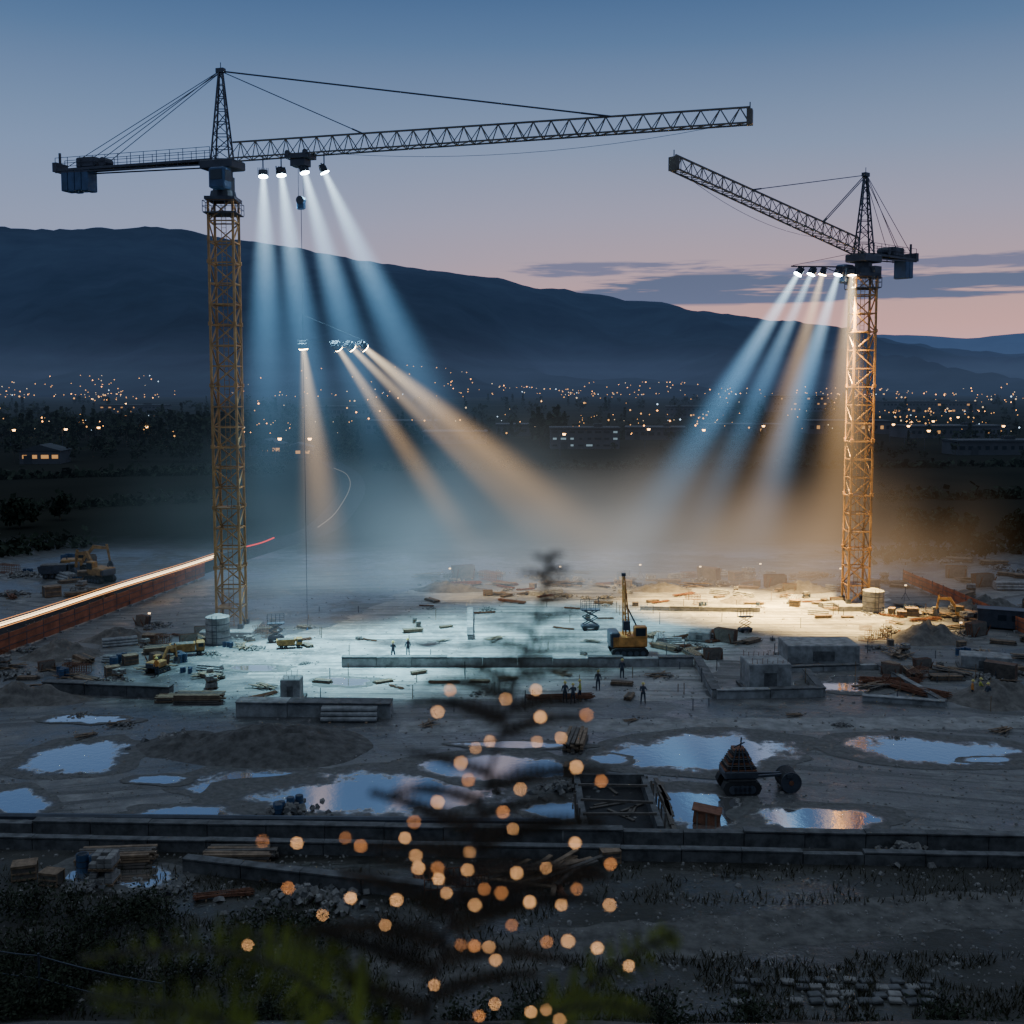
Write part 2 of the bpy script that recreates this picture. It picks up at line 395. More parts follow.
hedge(G(-60, 480), G(280, 472), 110, .9); hedge(G(380, 470), G(1090, 466), 200, .9); hedge(G(-60, 515), G(210, 500), 70, .6); hedge(G(870, 560), G(1090, 545), 90, .5); hedge(G(-60, 560), G(80, 545), 60, .5); hedge(G(880, 500), G(1090, 495), 60, .7)
b.obj("field_hedges", [M_leaf])

# ------------------------------------------------------------ roads, slab, puddles
M_road = mat("haul_road_gravel", (.20, .197, .19), .85, 0, .4, .9, .5)
M_asph = mat("asphalt", (.035, .035, .038), .95, 0, .3, 1, spec=.0)
def strip(name, pts, width, m, z=.004, jag=0):
    b = MB(); n = len(pts); l = []
    for i, p in enumerate(pts):
        d = (pts[min(i + 1, n - 1)] - pts[max(i - 1, 0)]).normalized(); q_ = Vector((-d.y, d.x, 0)) * width / 2
        l.append(p + q_ * (1 + U(-jag, jag)) + Vector((0, 0, z))); l.append(p - q_ * (1 + U(-jag, jag)) + Vector((0, 0, z)))
    b.add(l, [(2 * i, 2 * i + 1, 2 * i + 3, 2 * i + 2) for i in range(n - 1)], 0)
    return b.obj(name, [m])
def lerp_pts(a, c, n): return [a.lerp(c, i / n) for i in range(n + 1)]
strip("haul_road", lerp_pts(G(400, 727), G(1100, 722), 60), 2.8, M_road, .006, .22)
gt = [G(300, 985), G(420, 968), G(540, 948), G(680, 938), G(820, 925), G(940, 912), G(1100, 905)]
gt2 = []
for a_, c_ in zip(gt, gt[1:]): gt2 += lerp_pts(a_, c_, 8)[:-1]
strip("gravel_track", gt2, 3.4, mat("track_gravel", (.09, .085, .078), .95, 0, .5, 1.2, .8), .006, .16)
def smooth_path(P_, k=5):
    out = []
    for i in range(len(P_) - 1):
        a_, b_, c_, d_ = P_[max(i - 1, 0)], P_[i], P_[i + 1], P_[min(i + 2, len(P_) - 1)]
        for j in range(k):
            t = j / k; out.append(.5 * ((2 * b_) + (c_ - a_) * t + (2 * a_ - 5 * b_ + 4 * c_ - d_) * t * t + (3 * b_ - a_ - 3 * c_ + d_) * t ** 3))
    return out + [P_[-1]]
road_pts = smooth_path([G(-200, 705), G(0, 632), G(100, 600), G(205, 566), G(270, 546), G(318, 530), G(340, 510), G(352, 490), G(348, 474), G(330, 462)])
strip("access_road", road_pts, 6, M_asph, .006)

PUD = [(80, 757, 60, 15, -.12), (10, 802, 40, 14, 0), (120, 876, 66, 13, .05), (262, 786, 76, 18, 0), (390, 794, 125, 24, 0), (505, 768, 80, 15, 0), (560, 810, 42, 10, 0), (190, 815, 60, 9, 0),
        (697, 753, 94, 18, 0), (935, 751, 86, 14, .06), (700, 812, 50, 24, .15), (818, 820, 72, 14, 0), (346, 682, 28, 4.5, 0), (250, 668, 34, 3, 0), (990, 760, 28, 3, 0), (610, 760, 20, 5, 0), (855, 684, 44, 9, 0), (90, 720, 40, 4, 0), (520, 745, 60, 4, 0), (160, 780, 30, 5, 0)]
pm = bpy.data.materials.new("puddle_water"); pm.use_nodes = True; nt = pm.node_tree; L = nt.links.new; bs = nt.nodes["Principled BSDF"]
geo = N("ShaderNodeNewGeometry"); at_ = N("ShaderNodeAttribute", attribute_name="rim")
pn1 = NZ(.35, 4, .6); pn2 = NZ(2.5, 3, .6)
dep = MA('ADD', at_.outputs["Fac"], MA('ADD', MA('MULTIPLY', MA('SUBTRACT', pn1, .5), 1.3), MA('MULTIPLY', MA('SUBTRACT', pn2, .5), .35)))
wet_ = MR(dep, .80, .66)
damp = MR(dep, 1.0, .7)
mudc = RAMP(pn2, [(.3, (.055, .054, .051, 1)), (.7, (.12, .116, .108, 1))])
mudc = MIX(damp, mudc, (.04, .039, .037, 1))
L(MIX(wet_, mudc, (.80, .76, .72, 1)), bs.inputs["Base Color"])
L(MA('MULTIPLY', wet_, .92), bs.inputs["Metallic"])
L(MA('ADD', MA('MULTIPLY', MA('SUBTRACT', 1.0, wet_), MR(damp, 0, 1, .8, .25)), .03), bs.inputs["Roughness"])
bp = N("ShaderNodeBump"); bp.inputs["Distance"].default_value = .08; L(MA('ADD', MA('MULTIPLY', MA('SUBTRACT', 1.0, wet_), .6), .06), bp.inputs["Strength"]); L(pn2, bp.inputs["Height"]); L(bp.outputs[0], bs.inputs["Normal"])
for i, (cx, cy, rx, ry, an) in enumerate(PUD):
    n = 60; K = 8; ctr = G(cx, cy); b = MB(); vs = [ctr + Vector((0, 0, .012 + .0012 * i))]; rim = [0.0]
    for k in range(1, K + 1):
        for j in range(n):
            a = 2 * pi * j / n; r = (1 + .28 * noise.fractal(Vector((cos(a) * 1.2, sin(a) * 1.2, i * 3.1)), 1.2, 2, 3)) * 1.3 * k / K
            x, y = cos(a) * r * rx, sin(a) * r * ry
            vs.append(G(cx + x * cos(an) - y * sin(an), cy + x * sin(an) + y * cos(an)) + Vector((0, 0, .012 + .0012 * i))); rim.append(k / K * 1.15)
    fs = [(0, 1 + j, 1 + (j + 1) % n) for j in range(n)] + [(1 + (k - 1) * n + j, 1 + k * n + j, 1 + k * n + (j + 1) % n, 1 + (k - 1) * n + (j + 1) % n) for k in range(1, K) for j in range(n)]
    b.add(vs, fs, 0); me = b.mesh("puddle", [pm]); at = me.attributes.new("rim", 'FLOAT', 'POINT'); at.data.foreach_set("value", rim); put("puddle", me)
def in_puddle(px, py): return any(((px - c[0]) / (c[2] * 1.05)) ** 2 + ((py - c[1]) / (c[3] * 1.1)) ** 2 < 1 for c in PUD)

sm = bpy.data.materials.new("screeded_concrete"); sm.use_nodes = True; nt = sm.node_tree; L = nt.links.new; bs = nt.nodes["Principled BSDF"]
geo = N("ShaderNodeNewGeometry"); sp = N("ShaderNodeSeparateXYZ"); L(geo.outputs["Position"], sp.inputs[0])
s1 = NZ(.15, 4, .7); s2 = NZ(1.2, 4, .7); st = N("ShaderNodeCombineXYZ"); L(MA('MULTIPLY', sp.outputs[0], .05), st.inputs[0]); L(MA('MULTIPLY', sp.outputs[1], .8), st.inputs[1]); s3 = NZ(1.3, 3, .6, st.outputs[0], .5)
base = RAMP(s1, [(.3, (.11, .108, .103, 1)), (.5, (.24, .235, .225, 1)), (.7, (.40, .39, .37, 1))]); base = MIX(MR(s3, .47, .60, 0, .75), base, (.09, .088, .083, 1)); base = MIX(MR(s2, .5, .7, 0, .5), base, (.38, .37, .355, 1))
L(base, bs.inputs["Base Color"]); L(MR(s1, .35, .6, .4, .9), bs.inputs["Roughness"])
bp = N("ShaderNodeBump"); bp.inputs["Strength"].default_value = .9; bp.inputs["Distance"].default_value = .2; L(MA('ADD', s2, s3), bp.inputs["Height"]); L(bp.outputs[0], bs.inputs["Normal"])
M_slab = sm
b = MB(); edge_ = []
cor = [G(300, 700), G(700, 700), G(720, 662), G(905, 640), G(885, 590), G(430, 582), G(330, 625), G(205, 655)]
for a_, c_ in zip(cor, cor[1:] + cor[:1]):
    for i in range(16): p = a_.lerp(c_, i / 16); edge_.append(p + Vector((U(-.7, .7), U(-.7, .7), .007)))
b.poly(edge_); b.obj("concrete_slab", [M_slab])

# ------------------------------------------------------------ walls, foundations
def wall(name, a, c, h, t, m=M_conc, cap=True, posts=0):
    d = c - a; ln = d.length; b = MB()
    k = max(1, int(ln / 3))
    for i in range(k):
        b.box(((i + .5) * ln / k, U(-.03, .03), h / 2 - .03), (ln / k - .04, t, h + .06 + U(-.05, .05)), 0, rz=U(-.008, .008))
    if cap: 
        for i in range(k): 
            if R() < .9: b.box(((i + .5) * ln / k, U(-.02, .02), h + .07 + U(-.01, .03)), (ln / k - .02, t * 1.2, .08), 1 if R() < .7 else 0, rz=U(-.01, .01))
    return b.obj(name, [m, M_concd], (a.x, a.y, 0), math.atan2(d.y, d.x))
wall("foundation_wall", G(342, 666), G(693, 666), .75, .7)
wall("foundation_wall", G(238, 714), G(392, 716), 1.0, 1.2)
wall("foundation_wall", G(45, 692), G(172, 697), .8, .8, M_concd)
wall("foundation_wall", G(697, 664), G(716, 698), .6, .6)
wall("foundation_wall", G(716, 698), G(822, 696), .6, .6)
wall("foundation_wall", G(785, 672), G(895, 668), .4, .5)
wall("foundation_wall", G(822, 696), G(806, 676), .5, .5)
wall("foundation_wall", G(862, 700), G(945, 706), .3, .5)
wall("foundation_wall", G(878, 668), G(945, 706), .3, .4)
wall("foundation_wall", G(470, 612), G(470, 640), .4, .5)
wall("foundation_wall", G(640, 610), G(760, 612), .35, .4)
wall("retaining_wall", G(-80, 833), G(1110, 851), .75, .5, M_concd)
wall("retaining_wall", G(-80, 846), G(1110, 868), .55, .4, M_concd)
wall("retaining_wall", G(185, 870), G(490, 905), .6, .5, M_concd)
strip("drainage_channel", lerp_pts(G(-80, 840), G(1110, 860), 10), .9, M_black, .06)
b = MB()
a_ = G(-60, 822); c_ = G(560, 828)
b.path([p + Vector((0, 0, .35)) for p in lerp_pts(a_, c_, 20)], .2, 8, 0)
for p in lerp_pts(a_, c_, 14): b.box(p + Vector((0, 0, .12)), (.3, .8, .3), 1)
b.obj("pipeline", [M_steel, M_concd])
def plinth(name, px, py, w_, d_, h_, rz=0, bars=True):
    b = MB(); b.box((0, 0, h_ / 2), (w_, d_, h_), 0, bev=.06); b.box((0, -d_ / 2 - .01, h_ * .45), (w_ * .3, .04, h_ * .5), 1)
    b.box((0, 0, .1), (w_ + .5, d_ + .5, .2), 1)
    if bars:
        for i in range(int(w_ / .4)):
            for y in (-d_ / 2 + .2, d_ / 2 - .2): b.cyl((-w_ / 2 + .25 + i * .4, y, h_), (-w_ / 2 + .25 + i * .4 + U(-.05, .05), y, h_ + U(.2, .5)), .02, None, 4, 2)
    return b.obj(name, [M_conc, M_concd, M_rust], G(px, py), rz)
plinth("concrete_pier", 765, 688, 3.3, 3, 2.3, .05)
plinth("concrete_bunker", 818, 660, 6.2, 3.5, 1.7, 0, False)
plinth("concrete_pier", 292, 699, 1.5, 1.5, 1.7, 0)
plinth("concrete_pier", 985, 668, 4, 2, 1.2, -.3, False)
plinth("concrete_pier", 700, 640, 2, 1.5, .9, -.3, False)
g = G(622, 838); b = MB()
for sx in (-2, 2):
    b.box((sx, 3.4, .4), (.35, 7.5, .8), 0)
    for i in range(7): b.bar((sx * 1.12, .2 + i * 1.1, -.1), (sx * 1.12 + U(-.1, .1), .2 + i * 1.1, 1.15 + U(-.3, .3)), .1, 1)
for i in range(3): b.bar((-2, 1 + i * 2.2 + U(-.3, .3), .85), (2, .8 + i * 2.2 + U(-.5, .5), .85), .13, 1)
b.box((0, 7.2, .45), (4, .3, .9), 0); b.box((0, 3.4, .08), (3.7, 7.3, .03), 2)
for i in range(10): b.box((U(-1.3, 1.3), U(.5, 6.5), .15), (U(1, 2.4), .18, .06), 1, rz=U(0, 3))
for i in range(8): b.box((2.9 + i * .02, 2.5 + i * .6, .12 + .05 * (i % 2)), (.25, 3.5, .08), 1, rz=U(-.1, .1))
b.obj("formwork_trench", [M_concd, M_woodd, M_black], g)

# ------------------------------------------------------------ stacks + clutter
def stack_mesh(kind):
    b = MB()
    if kind == 'timber':
        for l in range(random.randint(2, 5)):
            for i in range(5): b.box((U(-.15, .15), -.6 + i * .28, .1 + l * .14), (U(3, 3.8), .22, .1), random.choice((0, 1)), rz=U(-.03, .03))
        return b.mesh("timber_stack", [M_wood, M_woodd])
    if kind == 'planks':
        for i in range(14): b.box((U(-1, 1), U(-.9, .9), .08 + i * .035), (U(2, 4), .24, .06), random.choice((0, 1)), rz=U(-.6, .6), ry=U(-.06, .06))
        return b.mesh("loose_planks", [M_wood, M_woodd])
    if kind == 'pipes':
        for l in range(3):
            for i in range(5 - l): b.cyl((-2, -.7 + i * .36 + l * .18, .18 + l * .31), (2, -.7 + i * .36 + l * .18, .18 + l * .31), .17, None, 9, 0)
        for x in (-1.3, 1.3): b.box((x, 0, .03), (.15, 2.2, .06), 1)
        return b.mesh("pipe_stack", [M_conc, M_wood])
    if kind == 'rebar':
        for i in range(26): b.cyl((-2.5 + U(-.2, .2), U(-.5, .5), .1 + R() * .35), (2.5 + U(-.2, .2), U(-.5, .5), .1 + R() * .35), .035, None, 4, 0)
        for x in (-1.5, 0, 1.5): b.box((x, 0, .05), (.12, 1.3, .1), 1)
        return b.mesh("rebar_bundle", [M_rust, M_wood])
    if kind == 'pallet':
        for k in range(random.randint(1, 2)):
            z = k * .75
            for y in (-.5, 0, .5): b.box((0, y, z + .06), (1.2, .1, .1), 1)
            for i in range(5): b.box((-.5 + i * .25, 0, z + .13), (.18, 1.2, .03), 1)
            for iy in range(3):
                for ix in range(3):
                    for iz in range(2): 
                        if iz and R() < .3: continue
                        b.box((-.38 + ix * .38, -.38 + iy * .38, z + .28 + iz * .25), (.36, .36, .24), 0, bev=.02)
        return b.mesh("block_pallet", [random.choice((M_conc, M_rock, M_rust)), M_wood])
    if kind == 'crate':
        b.box((0, 0, .55), (1.5, 1.1, 1.0), 0)
        for x in (-.78, .78):
            for y in (-.5, .5): b.box((x, y, .55), (.08, .12, 1.1), 1)
        for z in (.12, .55, 1.0):
            for y in (-.58, .58): b.box((0, y, z), (1.6, .06, .12), 1)
        b.box((0, 0, 1.1), (1.65, 1.25, .06), 1)
        return b.mesh("storage_crate", [M_woodd, M_wood])
    if kind == 'rubble':
        for i in range(70):
            r = abs(random.gauss(0, 1.0)); a = U(0, 6.3); s = U(.08, .4)
            b.box((cos(a) * r * 1.4, sin(a) * r, max(.05, .6 - r * .35) * U(.3, 1)), (s * U(.7, 1.6), s, s * U(.5, 1)), random.choice((0, 0, 1)), rz=U(0, 3), rx=U(-.7, .7), ry=U(-.7, .7), taper=U(.5, 1))
        return b.mesh("rubble_pile", [M_rock, M_concd])
    if kind == 'barrels':
        for i in range(5):
            x, y = U(-.9, .9), U(-.9, .9); b.cyl((x, y, 0), (x, y, .9), .29, None, 12, 0)
            for z in (.3, .6): b.cyl((x, y, z - .02), (x, y, z + .02), .31, None, 12, 1)
            b.cyl((x, y, .9), (x, y, .93), .25, None, 12, 1)
        return b.mesh("oil_drums", [random.choice((M_blue, M_rust)), M_steel])
    if kind == 'cage':
        for z in (.1, .6, 1.1):
            for y in (-.5, .5): b.cyl((-1.5, y, z), (1.5, y, z), .03, None, 4, 0)
        for i in range(11):
            x = -1.5 + i * .3; P_ = [(x, -.5, .1), (x, .5, .1), (x, .5, 1.1), (x, -.5, 1.1), (x, -.5, .1)]
            for p, q_ in zip(P_, P_[1:]): b.cyl(p, q_, .025, None, 4, 0)
        return b.mesh("rebar_cage", [M_rust])
    if kind == 'panels':
        for i in range(7): b.box((0, -.2 + i * .16, .8), (2.6, .1, 1.5), i % 2, rx=-.18)
        for x in (-1, 1): b.bar((x, -.3, 0), (x, -.9, 1.3), .1, 1)
        return b.mesh("formwork_panels", [M_woodd, M_rust])
NAMES = {'timber': 'timber_stack', 'planks': 'loose_planks', 'pipes': 'pipe_stack', 'rebar': 'rebar_bundle', 'pallet': 'block_pallet', 'crate': 'storage_crate', 'rubble': 'rubble_pile', 'barrels': 'oil_drums', 'cage': 'rebar_cage', 'panels': 'formwork_panels'}
LIB = {k: [stack_mesh(k) for _ in range(3)] for k in NAMES}
def item(k, px, py, rz=None, sc=1): return put(NAMES[k], random.choice(LIB[k]), G(px, py), U(-.5, .5) if rz is None else rz, sc=sc)
def scatter(n, x0, x1, y0, y1, kinds, s0=.7, s1=1.2):
    for i in range(n): item(random.choice(kinds), U(x0, x1), U(y0, y1), U(-.8, .8) if R() < .8 else U(0, 3), U(s0, s1))
allk = list(NAMES) + ['rubble', 'rubble', 'planks', 'timber']
scatter(60, 420, 910, 573, 588, allk, .5, 1.1)
scatter(52, 430, 900, 584, 608, allk, .35, .7)
scatter(44, 0, 215, 640, 690, allk, .45, .9)
scatter(26, 130, 310, 622, 652, allk, .4, .75)
scatter(72, 870, 1060, 606, 706, allk, .45, .95)
scatter(26, 740, 900, 596, 645, allk, .35, .7)
scatter(16, 640, 730, 630, 660, ['timber', 'pipes', 'rubble', 'panels', 'rebar'], .4, .8)
scatter(18, 400, 640, 602, 655, ['timber', 'pallet', 'rebar', 'rubble', 'planks'], .3, .55)
scatter(12, 220, 420, 635, 700, ['timber', 'pallet', 'rubble', 'planks', 'rebar'], .3, .55)
scatter(10, 440, 700, 672, 700, ['timber', 'rubble', 'planks', 'rebar'], .3, .5)
scatter(22, -10, 110, 560, 600, allk, .6, 1.1)
scatter(18, 940, 1060, 560, 600, allk, .6, 1.1)
scatter(8, 0, 560, 868, 900, ['rubble', 'rebar'], .4, .7)
scatter(10, 0, 1024, 715, 742, ['rubble', 'planks'], .25, .45)
for a in [('pipes', 365, 714, .05), ('pipes', 350, 719, 0), ('timber', 200, 702, 0), ('timber', 180, 700, .1), ('rebar', 560, 700, .1), ('rebar', 900, 690, -.9), ('rebar', 918, 692, -.9),
          ('planks', 525, 880, .4), ('planks', 560, 874, .9), ('barrels', 92, 878, 0),
          ('pallet', 105, 882, 0), ('timber', 118, 864, .1), ('timber', 240, 860, 0), ('rubble', 300, 900, 0), ('rubble', 290, 815, 0), ('cage', 455, 895, .2), ('timber', 575, 745, 1.4),
          ('rubble', 180, 742, 0), ('rubble', 330, 905, 0), ('rubble', 905, 855, 0), ('rubble', 560, 792, 0)]: item(*a)
item('crate', 25, 878, .3, .7); item('crate', 52, 884, -.2, .6); item('crate', 610, 862, .2, .6); item('crate', 570, 775, 1.4, .6); item('barrels', 286, 812, 0, .8)
b = MB()
for i in range(6500):
    px, py = U(-40, 1060), U(590, 1010)
    if in_puddle(px, py): continue
    g = G(px, py); s = U(.03, .13) * (1.8 if R() < .06 else 1)
    b.box(g + Vector((0, 0, s * .2)), (s * U(.8, 1.8), s, s * .7), 0, rz=U(0, 3), rx=U(-.4, .4), taper=.6)
b.obj("scattered_stones", [M_rock])
b = MB()
for r in range(4):
    for i in range(13):
        if R() < .3: continue
        b.box((i * .62 + r * .2 + U(-.1, .1), r * .5 + U(-.08, .08), .07), (.5, .36, .14), 0 if R() < .4 else 1, rz=U(-.25, .25), rx=U(-.08, .08), bev=.03)
b.obj("paving_blocks", [M_rock, M_concd], G(735, 1003))
def mound(px, py, rx, ry, h, seed, name="dirt_mound", m=M_dirt):
    b = MB(); n = 40; k = 18; vs = [(0, 0, h)]
    for j in range(1, k + 1):
        for i in range(n):
            a = 2 * pi * i / n; t = j / k; e_ = 1 + .3 * noise.noise(Vector((cos(a) * 1.5, sin(a) * 1.5, seed)))
            z = h * (cos(t * pi) * .5 + .5) * (1 + .5 * noise.fractal(Vector((cos(a) * t * 4, sin(a) * t * 4, seed)), 1, 2, 4)) - .02 * t
            vs.append((cos(a) * rx * t * e_, sin(a) * ry * t * e_, z if j < k else -.05))
    fs = [(0, 1 + i, 1 + (i + 1) % n) for i in range(n)] + [(1 + (j - 1) * n + i, 1 + j * n + i, 1 + j * n + (i + 1) % n, 1 + (j - 1) * n + (i + 1) % n) for j in range(1, k) for i in range(n)]
    b.add(vs, fs, 0); b.obj(name, [m], G(px, py), smooth=True)
M_dirtd = mat("damp_dirt", (.075, .071, .067), .95, 0, .5, 1.5, .8)
mound(275, 748, 7.5, 4.5, 1.4, 1, m=M_dirtd); mound(190, 745, 4, 3, .7, 2, m=M_dirtd); mound(740, 602, 2.6, 1.8, .7, 3); mound(925, 640, 4, 3, 1.6, 4); mound(60, 655, 4, 3, 1.3, 5); mound(800, 590, 5, 2.5, 1.0, 6)
mound(450, 590, 5, 2, .9, 7); mound(1000, 700, 5, 3, 1.4, 8); mound(20, 700, 5, 2.5, 1.2, 9); mound(985, 612, 5, 3, 1.5, 11); mound(120, 640, 4, 2, 1.1, 12); mound(660, 590, 5, 2, .8, 13)

# ------------------------------------------------------------ fences
def panel_fence(name, a, c, h, m):
    d = c - a; ln = d.length; b = MB(); k = int(ln / 2.6); s = ln / k
    for i in range(k):
        b.box(((i + .5) * s, 0, h * .5 + .08), (s - .1, .04, h - .1 + U(-.08, .08)), 0, rx=U(-.05, .05)); b.bar((i * s, 0, 0), (i * s, 0, h + .15), .07, 1)
        b.box((i * s, 0, .08), (.3, .7, .16), 2)
        for z in (.35, .75): b.bar((i * s, -.05, h * z), ((i + 1) * s, -.05, h * z), .05, 1)
    return b.obj(name, [m, M_steel, M_conc], (a.x, a.y, 0), math.atan2(d.y, d.x))
panel_fence("hoarding_fence", G(-120, 702), G(205, 577), 1.8, M_orange)
panel_fence("hoarding_fence", G(903, 582), G(1100, 668), 1.5, M_orange)
def trail(pts, r, m): 
    b = MB(); b.path(pts, r, 5, 0); b.obj("vehicle_light_trail", [m])
T1 = emit("headlight_trail", (1, .70, .38), 4.5, True); T2 = emit("headlight_trail_soft", (1, .42, .15), 1.2); T3 = emit("taillight_trail", (1, .05, .05), 1.0); T4 = emit("distant_trail", (.8, .72, .66), .16)
def rp(a, c, z, n=14): return [p + Vector((0, 0, z + .04 * sin(i * .9))) for i, p in enumerate(lerp_pts(a, c, n))]
A0, A1 = G(-160, 705), G(205, 577)
off = Vector((.6, 1.6, 0))
trail(rp(A0 + off, A1 + off, 2.25), .09, T1); trail(rp(A0 + off * 1.4, A1 + off * 1.4, 2.48), .04, T1); trail(rp(A0 + off, A1 + off, 2.02), .04, T2); trail(rp(A0 + off * 1.4, A1 + off * 1.4, 2.72), .03, T2)
zz1 = Vector((0, 0, .8))
trail([p + zz1 for p in smooth_path([G(247, 552), G(262, 548), G(274, 543)])], .10, T3)
trail([p + zz1 for p in smooth_path([G(318, 532), G(332, 521), G(341, 509), G(349, 494), G(350, 484), G(345, 476), G(334, 471)])], .10, T4)

# ------------------------------------------------------------ cranes
def mast(b, x, y, w_, z0, z1, bay, t, mi):
    hw = w_ / 2; C = [Vector((x + sx * hw, y + sy * hw, 0)) for sx, sy in ((-1, -1), (1, -1), (1, 1), (-1, 1))]
    n = int(round((z1 - z0) / bay)); s = (z1 - z0) / n
    for c in C: b.bar(c + Vector((0, 0, z0)), c + Vector((0, 0, z1)), t, mi)
    for i in range(n):
        za, zb = z0 + i * s, z0 + (i + 1) * s
        for k in range(4):
            p, q_ = C[k], C[(k + 1) % 4]
            b.bar(p + Vector((0, 0, zb)), q_ + Vector((0, 0, zb)), t * .6, mi)
            if (i + k) % 2: p, q_ = q_, p
            b.bar(p + Vector((0, 0, za)), q_ + Vector((0, 0, zb)), t * .55, mi)
        if i % 3 == 0:
            for c in C: b.box(c + Vector((0, 0, za + .1)), (t * 1.7, t * 1.7, .35), mi)
    for i in range(int((z1 - z0) / .45)):
        b.bar((x - .2, y, z0 + i * .45), (x + .2, y, z0 + i * .45), .03, mi)
    for sx in (-.22, .22): b.bar((x + sx, y, z0), (x + sx, y, z1), .05, mi)
    for i in range(1, n, 5):
        z = z0 + i * s; b.box((x - hw * .4, y, z + .03), (hw * 1.0, w_ * .9, .05), mi)
def frame(d):
    d = Vector(d); d.normalize(); r = Vector((-d.y, d.x, 0)).normalized(); return d, r, r.cross(-d) if r.cross(-d).z > 0 else r.cross(d)
def truss(b, p0, p1, w0, w1, h0, h1, n, t, mi):
    d, r, u = frame(p1 - p0); 
    prev = None
    for i in range(n + 1):
        s = i / n; c = p0.lerp(p1, s); ww = w0 + (w1 - w0) * s; hh = h0 + (h1 - h0) * s
        top = c + u * hh; lo = c + r * ww / 2; ro = c - r * ww / 2
        if prev:
            pt, pl, pr = prev; mid = pt.lerp(top, .5)
            b.bar(pt, top, t * 1.15, mi); b.bar(pl, lo, t, mi); b.bar(pr, ro, t, mi)
            for e_ in (pl, pr): b.bar(e_, mid, t * .55, mi)
            for e_ in (lo, ro): b.bar(mid, e_, t * .55, mi)
            b.bar(pl, ro, t * .5, mi)
        b.bar(lo, ro, t * .5, mi)
        prev = (top, lo, ro)
def lattice_top(b, base, apex, w_, t, mi, n=7):
    prev = None
    for i in range(n + 1):
        s = i / n; c = base.lerp(apex, s); k = w_ / 2 * (1 - s * .82)
        C = [c + Vector((sx * k, sy * k, 0)) for sx, sy in ((-1, -1), (1, -1), (1, 1), (-1, 1))]
        for j in range(4):
            b.bar(C[j], C[(j + 1) % 4], t * .5, mi)
            if prev: b.bar(prev[j], C[j], t, mi); b.bar(prev[j if i % 2 else (j + 1) % 4], C[(j + 1) % 4 if i % 2 else j], t * .5, mi)
        prev = C
def railing(b, a, c, h, n, mi):
    for k in (.5, 1): b.bar(a + Vector((0, 0, h * k)), c + Vector((0, 0, h * k)), .045, mi)
    for i in range(n + 1): p = a.lerp(c, i / n); b.bar(p, p + Vector((0, 0, h)), .05, mi)
def sag(b, a, c, s, r, mi, n=12):
    b.path([a.lerp(c, i / n) - Vector((0, 0, s * 4 * (i / n) * (1 - i / n))) for i in range(n + 1)], r, 4, mi)

